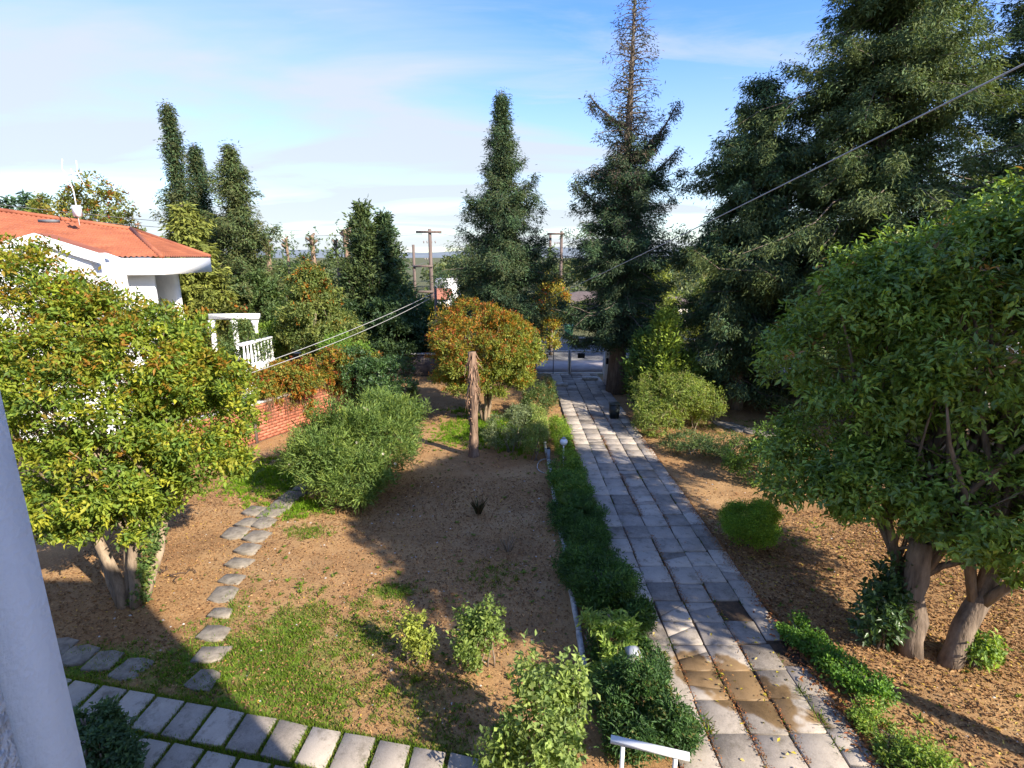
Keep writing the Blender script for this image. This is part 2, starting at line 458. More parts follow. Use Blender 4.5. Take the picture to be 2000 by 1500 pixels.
def grass_mask(x, y):
    m = np.zeros_like(x)
    for gx, gy, rx, ry, s in GRASS:
        m = np.maximum(m, s * np.exp(-(((x - gx) / rx) ** 2 + ((y - gy) / ry) ** 2) * 1.1))
    n = vnoise(x, y, 5, 1.7) * .6 + vnoise(x, y, 6, 4.3) * .4
    return np.clip(m * (0.55 + 0.9 * n) - 0.12, 0, 1)
def ground_z(x, y):
    z = (vnoise(x, y, 1, 0.9) - .5) * 0.05 + (vnoise(x, y, 2, 3.1) - .5) * 0.025 - 0.03
    return np.where((y > -3) & (y < 32) & (np.abs(x) < 22), z, -0.03)
def graded(lo, hi, a, b, step):
    mid = np.arange(a, b, step)
    def side(d, s): 
        r = [];  q = step; p = d
        while abs(p) < s: 
            q *= 1.45; p = p + math.copysign(q, 1 if d > 0 else -1) if d != 0 else p - q; r.append(p)
        return r
    up = []; p = b; q = step
    while p < hi: q *= 1.4; p += q; up.append(min(p, hi))
    dn = []; p = a; q = step
    while p > lo: q *= 1.4; p -= q; dn.append(max(p, lo))
    return np.array(sorted(dn) + list(mid) + up)
gx = graded(-2500, 2500, -11, 13, 0.11); gy = graded(-300, 5000, 3.5, 24, 0.11)
X, Y = np.meshgrid(gx, gy)
x, y = X.ravel(), Y.ravel()
far = ((y > 27.5) | (np.abs(x) > 22)).astype(float)
c = np.stack([np.where(far > 0, 0, grass_mask(x, y)), far, x * 0], 1)
nx = len(gx)
i = (np.arange(len(gy) - 1)[:, None] * nx + np.arange(nx - 1)[None]).ravel()
g = MB().add(np.stack([x, y, ground_z(x, y)], 1), np.stack([i, i + 1, i + nx + 1, i + nx], 1), c)
tag(g.build('ground', M_GROUND, smooth=True), kind='structure')

# street beyond the front gate
st = MB().box((-300, 30.6, -0.2), (300, 37.5, 0.0)); tag(st.build('street', M_ASPHALT), kind='structure')
st = MB().box((-300, 28.0, -0.2), (300, 30.55, 0.12)); tag(st.build('street_pavement', M_PAVE), kind='structure')
st = MB().box((-300, 37.55, -0.2), (300, 39.5, 0.12)); tag(st.build('far_pavement', M_PAVE), kind='structure')

# hills on the horizon
rg = np.random.default_rng(3)
hb = MB()
hx = np.linspace(-2600, 2600, 90)
ht = 12 + 22 * vnoise(hx, hx * 0, 9, 1 / 420.) + 14 * vnoise(hx, hx * 0, 10, 1 / 150.)
rows = []
for k, (yy, s) in enumerate(((1900, 0), (2150, .7), (2350, 1), (2700, .6), (3200, 0))):
    rows.append(np.stack([hx, np.full_like(hx, yy), -1 + ht * s * (1 + .1 * vnoise(hx, hx * 0 + k, 11, 1 / 60.))], 1))
V = np.concatenate(rows); n = len(hx)
i = (np.arange(4)[:, None] * n + np.arange(n - 1)[None]).ravel()
hb.add(V, np.stack([i, i + 1, i + n + 1, i + n], 1))
tag(hb.build('hills', M_HILL, smooth=True), kind='structure')

# ------------------------------------------------------------------ paving
def slab_mesh(rng, w, d, h, quad=None, name='paving_slab'):
    if quad is None:
        quad = np.array([(-w/2, -d/2), (w/2, -d/2), (w/2, d/2), (-w/2, d/2)]) + (rng.random((4, 2)) - .5) * 0.03
    q = np.asarray(quad, float)
    ct = q.mean(0); inn = ct + (q - ct) * (1 - 0.006 / max(.1, np.abs(q - ct).mean()))
    v = np.concatenate([np.c_[q, np.full(4, -0.05)], np.c_[q, np.full(4, h - .006)], np.c_[inn, np.full(4, h)]])
    f = [(0, 1, 5, 4), (1, 2, 6, 5), (2, 3, 7, 6), (3, 0, 4, 7), (4, 5, 9, 8), (5, 6, 10, 9), (6, 7, 11, 10), (7, 4, 8, 11), (8, 9, 10, 11)]
    return MB().add(v, f)
rng = np.random.default_rng(12)
bed = MB().box((2.0, 1.0, -0.1), (4.46, 27.9, 0.004))
M_BED = noise_mat('joint_soil', (0.035, 0.03, 0.022), (0.12, 0.075, 0.045), 9, 0.95, 0.5, 60, coord='Position')
path = tag(bed.build('garden_path', M_BED), kind='structure')
cols = [(2.02, 2.51), (2.532, 3.025), (3.06, 3.56), (3.588, 4.055), (4.08, 4.43)]
variants = {}
def place_slab(parent, mb_key, mk, loc, tilt=(0, 0), mat=M_SLAB, name='paving_slab'):
    if mb_key not in variants:
        me = mk().mesh(name); me.materials.append(mat); variants[mb_key] = me
    o = bpy.data.objects.new(name, variants[mb_key])
    COL.objects.link(o); o.parent = parent
    o.location = loc; o.rotation_euler = (tilt[0], tilt[1], 0)
    return o
row = 0; yv = 3.2; count = 0
while yv < 27.6 and count < 292:
    dpt = 0.545
    for ci, (a, b) in enumerate(cols):
        off = (0.0, 0.012, -0.01, 0.02, 0.10)[ci]
        yc = yv + off + (rng.random() - .5) * .01
        miss = (ci == 3 and 7.6 < yc < 8.25) or (ci == 4 and 6.9 < yc < 7.5) or (ci == 4 and 9.5 < yc < 10.1 and False)
        if yc + dpt / 2 > 27.8 or miss: continue
        w = b - a + (rng.random() - .5) * .02
        v = int(rng.integers(0, 5))
        cxy = ((a + b) / 2 + (rng.random() - .5) * .016, yc + (rng.random() - .5) * .012)
        tl = ((rng.random() - .5) * .022, (rng.random() - .5) * .022); zo = (rng.random() - .5) * .016
        if rng.random() < .13 and yc < 20:      # a slab cracked in two
            w2, d2 = (b - a) / 2, (dpt - .02) / 2; k0, k1 = (rng.random(2) - .5) * d2 * 1.3
            for qd, dz in ((np.array([(-w2, -d2), (w2, -d2), (w2, k1 - .006), (-w2, k0 - .006)]), .0), (np.array([(-w2, k0 + .006), (w2, k1 + .006), (w2, d2), (-w2, d2)]), -.006)):
                me = slab_mesh(rng, 0, 0, .036, qd).mesh('paving_slab'); me.materials.append(M_SLAB)
                o = bpy.data.objects.new('paving_slab', me); COL.objects.link(o); o.parent = path
                o.location = (*cxy, zo + dz); o.rotation_euler = (tl[0] + dz * 2, tl[1], 0)
            count += 1
        else:
            place_slab(path, ('p', ci, v), lambda: slab_mesh(rng, b - a, dpt - 0.020, 0.036), (*cxy, zo), tl)
        count += 1
    yv += dpt; row += 1
# kerb of the planting bed on the left of the path and a loose edging on its right
for nm, x0, x1, y0, y1, hh in (('low_kerb', 1.02, 1.10, 6.6, 19.0, 0.10),):
    kb = thing('bed_kerb', 'long weathered white kerb between the dry bed and the planted strip beside the path', 'kerb', (x0, y0, 0))
    yy = y0; k = 0
    gaps = set()
    kv = [MB().box((-0.04, 0, -0.1), (0.04, 0.98, 0.085 + q * .012)).mesh('kerb_stone') for q in range(3)]
    for me in kv: me.materials.append(M_COPING)
    while yy < y1:
        o = bpy.data.objects.new('kerb_stone', kv[k % 3]); COL.objects.link(o); o.parent = kb
        o.location = ((rng.random() - .5) * .03 + .06, yy - y0, (rng.random() - .5) * .02); o.rotation_euler = (0, (rng.random() - .5) * .05, (rng.random() - .5) * .03)
        o.rotation_euler[1] += (rng.random() - .5) * .12; o.location[2] -= .05 * rng.random() ** 2
        yy += 1.0; k += 1

# slab walk along the house (two courses with grassy joints)
walk = thing('slab_walk', None, None, (-3.5, 5.9, 0)); walk['kind'] = 'structure'
def walk_pt(x, row):                       # far edge of a course
    return 6.62 - 0.212 * (x + 6.6) - row * 0.60
xs0 = -7.7
WALK = []
for rw in (0, 1, 2):
    xx = xs0 + (0.0, 0.21, .1)[rw]
    while xx < 1.1:
        wd = 0.40 + (rng.random() - .5) * .03
        q = []
        for (dx, dy) in ((0, -.51), (wd, -.51), (wd, 0), (0, 0)):
            xa = xx + dx + dy * 0.08
            q.append((xa, walk_pt(xx + dx, rw) + dy))
        q = np.array(q) + (rng.random((4, 2)) - .5) * .02
        ct = q.mean(0); WALK.append((xx, wd, rw))
        me = slab_mesh(rng, 0, 0, 0.035 + rng.random() * .012, q - ct, 'slab').mesh('slab'); me.materials.append(M_STEP)
        o = bpy.data.objects.new('slab', me); COL.objects.link(o); o.parent = walk
        o.location = (ct[0] + 3.5, ct[1] - 5.9, 0); o.rotation_euler = ((rng.random() - .5) * .02, (rng.random() - .5) * .02, 0)
        xx += wd + 0.062
# stepping stones
trail = thing('stepping_path', None, None, (-4.5, 8.5, 0)); trail['kind'] = 'structure'
def stone(px, py, w, d, rz, parent=trail, org=(-4.5, 8.5)):
    p = gr(px, py)
    n = 6; w *= 1.06; d *= 1.28
    q = np.array([(-.5, -.42), (.1, -.5), (.5, -.36), (.46, .45), (-.05, .5), (-.5, .4)]) * (w, d) * (1 + (rng.random((n, 1)) - .5) * .28)
    c, s = math.cos(rz), math.sin(rz)
    q = q @ np.array([[c, s], [-s, c]])
    h = .012 + rng.random() * .012
    v = np.concatenate([np.c_[q, np.full(n, -.05)], np.c_[q, np.full(n, h - .012)], np.c_[q * .94, np.full(n, h)]])
    mb = MB()
    f = [(k, (k + 1) % n, n + (k + 1) % n, n + k) for k in range(n)] + [(n + k, n + (k + 1) % n, 2 * n + (k + 1) % n, 2 * n + k) for k in range(n)]
    mb.add(v, f); mb.f.append(np.array([[2 * n + k for k in range(n)]]))
    me = mb.mesh('stone'); me.materials.append(M_STONE)
    o = bpy.data.objects.new('stone', me); COL.objects.link(o); o.parent = parent
    o.location = (p[0] - org[0], p[1] - org[1], 0)
    o.rotation_euler = ((rng.random() - .5) * .05, (rng.random() - .5) * .05, 0)
for px, py, w, d in ((400, 1327, .40, .30), (412, 1279, .44, .30), (420, 1236, .44, .26), (432, 1196, .34, .20), (437, 1160, .44, .36), (452, 1131, .42, .26),
                     (468, 1099, .44, .26), (484, 1071, .46, .34), (503, 1047, .46, .34), (460, 1040, .5, .4), (517, 1021, .46, .36), (484, 1020, .4, .3), (531, 1001, .5, .4),
                     (496, 997, .45, .4), (551, 985, .5, .4), (572, 968, .5, .4), (595, 950, .5, .4),
                     (112, 1264, .45, .32), (150, 1281, .44, .34), (203, 1291, .40, .34), (258, 1306, .44, .34)):
    stone(px, py, w, d, -0.15 + (rng.random() - .5) * .3)
trail2 = thing('rear_stepping_path', None, None, (8.3, 17.6, 0)); trail2['kind'] = 'structure'
for px, py in ((1408, 826), (1425, 830), (1445, 836), (1470, 841), (1496, 848)):
    stone(px, py, .6, .5, 0.2, trail2, (8.3, 17.6))

# ------------------------------------------------------------------ house the picture is taken from
own = thing('own_house', 'white rendered house wall whose smooth corner edge runs up the left border', 'house', (-0.9, -0.6, 0))
MB().box((-14, -9, 0), (4.62, -0.6, 9.2)).build('wall', M_STUCCO, own)
MB().box((-14.2, -9.2, 9.2), (4.62, -0.55, 9.4)).build('roof', M_CONC, own)
MB().box((-0.88, -0.6, 4.25), (2.3, 0.75, 4.42)).build('balcony_slab', M_CONC, own)
MB().box((-1.12, -0.6, 0), (-0.905, 0.835, 9.2)).build('balcony_wall', M_ROUGH, own)
MB().box((-1.122, 0.80, 0), (-0.9, 0.915, 9.2)).build('corner_bead', M_BEAD, own)

# ------------------------------------------------------------------ foliage builders
LEAF_GAIN, NEEDLE_GAIN = 2.0, 1.9
def unit(v): return v / (np.linalg.norm(v, axis=-1, keepdims=True) + 1e-9)
def leaves(mb, P, D, Nn, ln, wd, C, fold=0.25):
    """P base point, D growth direction, Nn rough normal; one folded leaf of two triangles each"""
    k = len(P)
    D = unit(D); Sd = unit(np.cross(D, Nn)); Nn = np.cross(Sd, D)
    ln = np.broadcast_to(np.asarray(ln, float), (k,))[:, None]; wd = np.broadcast_to(np.asarray(wd, float), (k,))[:, None]
    a = P; t = P + D * ln - Nn * ln * .12
    l = P + D * ln * .45 + Sd * wd * .5 + Nn * wd * fold; r = P + D * ln * .45 - Sd * wd * .5 + Nn * wd * fold
    v = np.stack([a, r, t, l], 1).reshape(-1, 3)
    b = np.arange(k)[:, None] * 4
    f = np.concatenate([b + np.array([[0, 1, 2]]), b + np.array([[0, 2, 3]])])
    mb.add(v, f, np.repeat(C, 4, 0))
def pick(rng, cols, k):
    c = np.array([q[0] for q in cols], float); w = np.array([q[1] for q in cols], float)
    return c[rng.choice(len(c), k, p=w / w.sum())]
def rdir(rng, k): return unit(rng.normal(size=(k, 3)))

def crown_clusters(rng, blobs, n, lobes=26, lobe_r=0.42, shell=0.45, power=2):
    """twig tips on many small lobes spread over a few ellipsoids, so that outline and gaps are uneven"""
    vol = np.array([b[3] * b[4] + b[4] * b[5] + b[3] * b[5] for b in blobs]); vol = vol / vol.sum()
    P, O = [], []
    for b, w in zip(blobs, vol):
        c = np.array(b[:3]); r = np.array(b[3:6]); m = max(1, int(n * w))
        if lobes <= 1:
            d = rdir(rng, m)
            if power != 2: d = d / (np.abs(d) ** power).sum(1, keepdims=True) ** (1 / power)
            s = (1 - shell * rng.random((m, 1)) ** 1.6)
            P.append(c + d * r * s); O.append(unit(d / r)); continue
        k = max(4, int(lobes * (w * len(blobs)) ** .6))
        ld = rdir(rng, k * 3)
        ld = ld[ld[:, 2] > -0.75][:k]; k = len(ld)
        lc = c + ld * r * (0.50 + 0.28 * rng.random((k, 1)))
        lr = lobe_r * (0.65 + 0.7 * rng.random((k, 1)))
        q = rng.integers(0, k, m)
        d = unit(rdir(rng, m) + ld[q] * .55 + np.array([0, 0, .15]))
        s = 1 - shell * rng.random((m, 1)) ** 1.4
        P.append(lc[q] + d * r * lr[q] * s * np.array([1, 1, .8])); O.append(unit(d + ld[q] * .4))
    return np.concatenate(P), np.concatenate(O)

def foliage(mb, rng, P, O, per, ln, wd, cols, tips=None, tip_frac=0.0, tip_h=None, up=0.35, spread=0.9, droop=0.0, twig=0.12, jitter=.25):
    n = len(P)
    base = pick(rng, cols, n) * LEAF_GAIN * (0.72 + .56 * rng.random((n, 1)))
    G = unit(O + np.array([0, 0, up]) + .45 * rng.normal(size=(n, 3)))
    q = np.repeat(np.arange(n), per); k = len(q)
    s = rng.random(k)
    A = unit(np.cross(G[q], rdir(rng, k)))
    D = unit(G[q] * (0.25 + .75 * s[:, None]) + A * spread + np.array([0, 0, -droop]))
    pos = P[q] + G[q] * (s[:, None] - .6) * twig + .3 * twig * rng.normal(size=(k, 3))
    Nn = unit(np.array([0, 0, 1.]) + .35 * O[q] + .55 * rng.normal(size=(k, 3)))
    c = base[q] * (1 - jitter / 2 + jitter * rng.random((k, 1)))
    if tips is not None:
        pr = np.full(n, tip_frac)
        if tip_h is not None: pr = tip_frac * np.clip(tip_h(P, O), 0, 2.5)
        sel = (rng.random(n) < pr)[q] & (s > .35)
        tc_ = pick(rng, tips, n)[q] * (0.8 + .4 * rng.random((k, 1)))
        c = np.where(sel[:, None], tc_, c)
    leaves(mb, pos, D, Nn, ln * (.45 + .85 * rng.random(k)), wd * (.55 + .75 * rng.random(k)), c)

def limb(mb, rng, a, b, r0, r1, k=6, sag=0.1, n=7, c=(1, 1, 1), wob=.12):
    a = np.array(a, float); b = np.array(b, float)
    s = np.linspace(0, 1, k)[:, None]
    p = a + (b - a) * s + (rng.normal(size=(k, 3)) * np.linalg.norm(b - a) * .016) * np.sin(s * math.pi)
    p[:, 2] += (np.sin(s * math.pi) * sag * np.linalg.norm(b - a))[:, 0]
    mb.tube(p, np.linspace(r0, r1, k), n, c, wob, rng)
    return p

def tree(name, label, cat, base, blobs, stems, n, per, ln, wd, cols, seed, mat=M_LEAF, group=None, lobes=26, lobe_r=.42, shell=.45, power=2,
         twigs=40, bark=(1, 1, 1), stem_name='trunk', crown_name='crown', **kw):
    rng = np.random.default_rng(seed)
    base = np.array(base, float)
    t = thing(name, label, cat, base, group)
    mb = MB(); P, O = crown_clusters(rng, blobs, n, lobes, lobe_r, shell, power)
    ok = P[:, 2] > 0.03
    P, O = P[ok], O[ok]
    foliage(mb, rng, P, O, per, ln, wd, cols, **kw)
    mb.build(crown_name, mat, t)
    tb = MB(); ends = []
    for (a, b, r0, r1) in stems:
        p = limb(tb, rng, a, b, r0, r1, 7, 0.03, 9, bark)
        ends.append((p, r1))
    if twigs and stems:
        pick_ = rng.choice(len(P), min(twigs, len(P)), replace=False)
        for j in pick_:
            e, r1 = ends[rng.integers(len(ends))]
            a = e[rng.integers(len(e) // 2, len(e))]
            limb(tb, rng, a, P[j], r1 * (.35 + .3 * rng.random()), r1 * .08, 5, 0.06, 5, bark)
    if stems: tb.build(stem_name, M_BARK, t, smooth=True)
    return t

def conifer(name, label, base, h, clear, prof, seed, nb=220, dens=6.0, k=8, ln=.26, wd=.075, tuft=.11, droop=.75, rise=.35, curl=.42, hang=.35, cols=None, group=None,
            trunk_r=.2, lean=(0, 0), r_jit=.8, cat='conifer', bare_top=None, zpow=0.85, extra=(), bark=(.75, .75, .75), tip=None, whorl=None):
    """trunk, whorled drooping branches and hanging sprays of narrow leaf-sized faces; prof(t) = branch length at fraction t of the height"""
    rng = np.random.default_rng(seed)
    base = np.array(base, float)
    t = thing(name, label, cat, base, group)
    tb = MB(); zs = np.linspace(0, 1, 9)
    tp = np.stack([base[0] + lean[0] * zs ** 1.5 * h, base[1] + lean[1] * zs ** 1.5 * h, base[2] + zs * h], 1)
    tb.tube(tp, trunk_r * (1 - zs * .93) * np.where(zs == 0, 1.25, 1), 9, bark, .12, rng)
    P_, D_, C_ = [], [], []
    cols = cols or [((.030, .050, .022), 3), ((.045, .068, .026), 2), ((.022, .040, .022), 2)]
    def branch(a, az, ln_b, rs, dr, dens_b, r0):
        sgm = np.linspace(0, 1, 6)
        o = np.array([math.cos(az), math.sin(az), 0])
        p = a + o * (sgm * ln_b)[:, None]
        p[:, 2] += ln_b * (rs * sgm - dr * sgm ** 2 + curl * sgm ** 3)
        p += rng.normal(size=p.shape) * .035 * ln_b * sgm[:, None]
        tb.tube(p, r0 * (1 - sgm * .85), 4, bark, 0, None, cap=False)
        m = max(3, int(ln_b * dens_b)) if dens_b > dens * .6 else int(ln_b * dens_b + rng.random())
        if m == 0: return
        s = .12 + .88 * rng.random(m) ** .75
        f = s * 5; i0 = np.minimum(f.astype(int), 4); fr = (f - i0)[:, None]
        c = p[i0] * (1 - fr) + p[i0 + 1] * fr
        side = np.array([-o[1], o[0], 0])
        c = c + side * (rng.normal(size=(m, 1)) * .15 * ln_b * (1.15 - s[:, None])) + rng.normal(size=(m, 3)) * .04
        c[:, 2] -= rng.random(m) * .12
        P_.append(c); D_.append(np.tile(o, (m, 1)) * (.5 + .5 * s[:, None]))
        C_.append(s)
    for j in range(nb):
        u = (j + rng.random()) / nb
        fz = clear + (1 - clear) * u ** zpow * .985
        if whorl: fz = min(.985, max(clear, round(fz * h / whorl) * whorl / h + .10 * whorl / h * rng.normal()))
        L_ = prof(fz) * (.42 + .5 * rng.random() + (.28 if rng.random() < .16 else 0))
        if L_ < .08: L_ = .08
        if bare_top is not None and fz > bare_top + .05: L_ = (.25 + 1.0 * rng.random()) * (1.25 - fz) * 2.2
        a = np.array([np.interp(fz, zs, tp[:, q]) for q in range(3)])
        dn = dens * (1 if bare_top is None or fz < bare_top else max(.10, .55 - 3.4 * (fz - bare_top)))
        branch(a, j * 2.39996 + rng.random() * .7, L_, rise * (0.5 + rng.random()) + .5 * (fz - .6) * (fz > .6), droop * (.6 + .8 * rng.random()), dn, max(.012, trunk_r * .16 * (1 - fz * .7)))
    for (z0, az, ln_b, rs, dr) in extra:
        a = np.array([np.interp(z0 / h, zs, tp[:, q]) for q in range(3)])
        branch(a, az, ln_b, rs, dr, dens * 3.2, trunk_r * .3)
    P = np.concatenate(P_); O = np.concatenate(D_); s = np.concatenate(C_)
    n = len(P); q = np.repeat(np.arange(n), k); m = len(q)
    basec = pick(rng, cols, n) * NEEDLE_GAIN * (.75 + .55 * rng.random((n, 1)))
    if tip is not None:
        w = (rng.random((n, 1)) < .5) * (.25 + .75 * s[:, None]) * .8
        basec = basec * (1 - w) + np.array(tip) * w
    if bare_top is not None:
        dead = (P[:, 2] - base[2]) / h + .12 * rng.normal(size=n) > bare_top + .04
        basec = np.where(dead[:, None], pick(rng, [((.12, .09, .065), 2), ((.095, .08, .06), 1), ((.06, .075, .04), 2)], n), basec)
    D = unit(O[q] * .8 + np.array([0, 0, -hang]) + .75 * rng.normal(size=(m, 3)) * np.array([1, 1, .6]))
    off = rng.random((m, 1)) * .9
    pos = P[q] + D * off * ln * .4 + tuft * rng.normal(size=(m, 3)) * (1, 1, 1.15) - np.array([0, 0, tuft * .5])
    Nn = unit(np.array([0, 0, .8]) + O[q] * .7 + .6 * rng.normal(size=(m, 3)))
    mb = MB()
    leaves(mb, pos, D, Nn, ln * (.6 + .8 * rng.random(m)), wd * (.6 + .8 * rng.random(m)), basec[q] * (.85 + .3 * rng.random((m, 1))), .1)
    mb.build('crown', M_NEEDLE, t)
    tb.build('trunk', M_BARK, t, smooth=True)
    return t

# colours of real leaves
G_PRIVET = [((.048, .085, .018), 4), ((.066, .105, .021), 3), ((.036, .065, .017), 3)]
G_LIME = [((.130, .158, .018), 4), ((.095, .135, .018), 4), ((.170, .172, .018), 2), ((.06, .098, .018), 3)]
GOLD = [((.27, .20, .022), 3), ((.30, .155, .022), 2), ((.22, .21, .025), 2)]
ORANGE = [((.40, .155, .022), 3), ((.30, .17, .022), 3), ((.33, .085, .028), 2), ((.24, .19, .03), 1)]

# ------------------------------------------------------------------ left foreground tree
lb = np.array([-6.85, 8.3, 0.0])
tree('broadleaf_tree', 'yellow green tree with orange shoots and pale stems in front of the red roofed house', 'tree', lb,
     [(-7.25, 9.2, 4.0, 2.1, 1.8, 1.7), (-8.7, 9.4, 4.7, 1.6, 1.6, 1.75), (-5.65, 9.3, 3.4, 1.15, 1.3, 1.15), (-7.4, 8.6, 2.4, 1.9, 1.3, 0.85), (-7.8, 8.6, 1.7, 1.2, .8, .6), (-6.5, 8.8, 1.95, .9, .7, .55), (-6.9, 8.4, 1.55, .8, .5, .4), (-5.5, 9.1, 2.5, .9, 1.0, .65), (-6.4, 9.4, 4.5, 1.0, 1.0, .85)],
     [(lb + (0, 0, -.1), (-7.5, 8.7, 2.3), .12, .06), (lb + (.12, .05, -.1), (-6.95, 9.0, 2.5), .10, .06), (lb + (.25, .1, -.1), (-6.1, 9.3, 2.6), .09, .05),
      (lb + (.2, 0, -.1), (-6.55, 8.6, 2.2), .10, .05), (lb + (-.1, .1, -.1), (-8.2, 9.2, 2.0), .09, .05)],
     6000, 14, .108, .048, G_LIME, 21, lobes=52, lobe_r=.27, tips=GOLD, tip_frac=.30, tip_h=lambda P, O: np.clip((P[:, 2] - 2.2) / 2.2, 0.1, 1.6) * (O[:, 2] > -.1), twigs=70, bark=(1.25, 1.2, 1.1), twig=.16)
# ivy on its right stem
rngi = np.random.default_rng(31)
iv = MB()
p0, p1 = np.array([-6.62, 8.3, 0]), np.array([-6.2, 9.1, 2.3])
s_ = rngi.random(420)[:, None]
P = p0 + (p1 - p0) * s_ + rngi.normal(size=(420, 3)) * .07
foliage(iv, rngi, P, unit(rngi.normal(size=(420, 3)) * (1, 1, .3)), 4, .08, .065, [((.06, .10, .03), 2), ((.11, .14, .035), 1)], droop=.3)
iv.build('ivy', M_LEAF, bpy.data.objects['broadleaf_tree'])

# ------------------------------------------------------------------ right foreground tree
rb = np.array([6.35, 7.15, 0.0])
tree('broadleaf_tree', 'large dark green tree with glossy leaves and thick forked trunk right of the path', 'tree', rb,
     [(7.5, 8.3, 5.0, 2.6, 2.3, 2.1), (7.9, 8.3, 6.35, 1.5, 1.5, .95), (5.65, 8.6, 4.4, 1.5, 1.5, 1.6), (5.35, 8.5, 2.6, 1.3, 1.3, 1.05), (6.0, 8.0, 2.55, 1.4, 1.1, .8), (7.3, 6.8, 2.05, 1.0, .7, .6), (9.4, 8.3, 5.9, 2.4, 2.0, 1.9), (7.2, 7.0, 2.5, 1.7, 1.2, .95), (8.9, 7.2, 3.4, 1.8, 1.4, 1.0), (6.3, 8.6, 5.5, 1.3, 1.4, 1.0)],
     [(rb + (-.12, .05, -.1), (6.28, 7.45, 1.75), .20, .16), (rb + (.26, -.2, -.12), (7.3, 7.2, 1.7), .155, .125), (np.array([6.3, 7.45, 1.6]), (5.6, 8.4, 3.6), .13, .06),
      (np.array([6.3, 7.45, 1.6]), (6.9, 8.4, 4.3), .13, .06), (np.array([7.3, 7.3, 1.6]), (8.6, 8.0, 4.4), .12, .06), (rb + (-.22, .2, -.1), (6.0, 7.9, 2.2), .08, .05), (np.array([6.3, 7.45, 1.3]), (6.75, 7.3, 1.9), .09, .06)],
     10500, 13, .125, .05, [(tuple(np.array(q) * (1.95, 1.72, 1.35)), w) for q, w in G_PRIVET], 22, mat=M_GLOSS, lobes=70, lobe_r=.29, tips=[((.17, .20, .03), 3), ((.30, .17, .05), 1)], tip_frac=.14,
     tip_h=lambda P, O: np.clip((P[:, 2] - 3.2) / 2.0, 0.05, 1.6) * (O[:, 2] > .2), twigs=80, bark=(.85, .8, .75), twig=.18, droop=.25)

# ------------------------------------------------------------------ globe tree, old palm stump
ob = np.array([-1.02, 19.3, 0.0])
ostems = []
for a in range(7):
    an = a * .9 + .3
    ostems.append((ob + (math.cos(an) * .1, math.sin(an) * .1, -.1), ob + (math.cos(an) * (.35 + .3 * (a % 3)), math.sin(an) * .6, 1.9), .075, .035))
tree('globe_tree', 'round topped tree of green and orange leaves at the centre of the garden', 'tree', ob,
     [(-1.08, 19.6, 2.75, 2.35, 2.1, 1.85), (-1.08, 19.4, 1.65, 2.2, 1.7, .8)], ostems, 6600, 11, .105, .044,
     [((.10, .125, .022), 3), ((.135, .15, .025), 3), ((.07, .095, .02), 2)], 23, lobes=70, lobe_r=.25, shell=.5, tips=ORANGE + GOLD, tip_frac=.72,
     tip_h=lambda P, O: np.clip(.62 + (P[:, 2] - 2.4) * .5 - .2 * (P[:, 0] + 1), 0.25, 1.4), twigs=40, bark=(1.25, 1.15, 1.0), twig=.15)

pb = gr(925, 890)
palm = thing('palm_stump', 'tall bare dead palm trunk with a ragged top, in front of the orange globe tree', 'dead palm', pb)
rngp = np.random.default_rng(41)
tb = MB(); k = 22; zs = np.linspace(-.1, 3.25, k)
tb.tube(np.stack([pb[0] + .03 * np.sin(zs), np.full(k, pb[1]), zs], 1), .105 + .03 * rngp.random(k) + .05 * np.exp(-zs * 3), 10, (.95, .8, .72), .1, rngp)
tb.build('trunk', M_BARK, palm, smooth=False)
sk_ = MB()
for j in range(44):                        # old leaf bases and hanging dead fibre
    an = rngp.random() * 6.28; z0 = 1.9 + 1.3 * rngp.random(); o = np.array([math.cos(an), math.sin(an), 0])
    a = np.array([pb[0], pb[1], z0]) + o * .07
    l_ = .15 + .7 * rngp.random() ** 2
    w_ = .09 + .10 * rngp.random(); sk_.tube([a, a + o * .05 + (0, 0, .05), a + o * w_ + (.03 * rngp.normal(), .03 * rngp.normal(), -l_ * .5), a + o * w_ * .9 + (.05 * rngp.normal(), 0, -l_)], [.020, .020, .013, .004], 4, np.array((1.35, 1.05, .88)) * (.7 + .5 * rngp.random()))
sk_.build('leaf_stubs', M_BARK, palm, kind='stuff')
sc_ = MB()
for j in range(120):                       # scale-like stubs down the trunk
    an = rngp.random() * 6.28; z0 = .15 + 2.6 * rngp.random(); o = np.array([math.cos(an), math.sin(an), 0])
    a = np.array([pb[0], pb[1], z0]) + o * .10
    sc_.tube([a, a + o * .045 + (0, 0, .05)], [.03, .012], 4, (1.1, .9, .8))
sc_.build('trunk_scales', M_BARK, palm, kind='stuff')

# ------------------------------------------------------------------ oleander and shrubs in the left bed
def shrub(name, label, base, blobs, n, per, ln, wd, cols, seed, stems=8, mat=M_LEAF, group=None, cat='shrub', lobes=14, lobe_r=.45, shell=.5, stem_r=.02, **kw):
    rg_ = np.random.default_rng(seed + 500)
    base = np.array(base, float)
    st_ = []
    for j in range(stems):
        b = blobs[j % len(blobs)]
        e = np.array(b[:3]) + rdir(rg_, 1)[0] * np.array(b[3:6]) * .55
        e[2] = max(e[2], .1)
        a0 = base + (rg_.normal() * .08, rg_.normal() * .08, -.05)
        if len(blobs) > 1: a0 = np.array([base[0] * .3 + b[0] * .7, base[1] * .3 + b[1] * .7, -.05]) + rg_.normal(size=3) * (.08, .08, 0)
        st_.append((a0, e, stem_r, stem_r * .35))
    return tree(name, label, cat, base, blobs, st_, n, per, ln, wd, cols, seed, mat, group, lobes, lobe_r, shell, twigs=kw.pop('twigs', 12), stem_name='stems', crown_name='leaves', **kw)

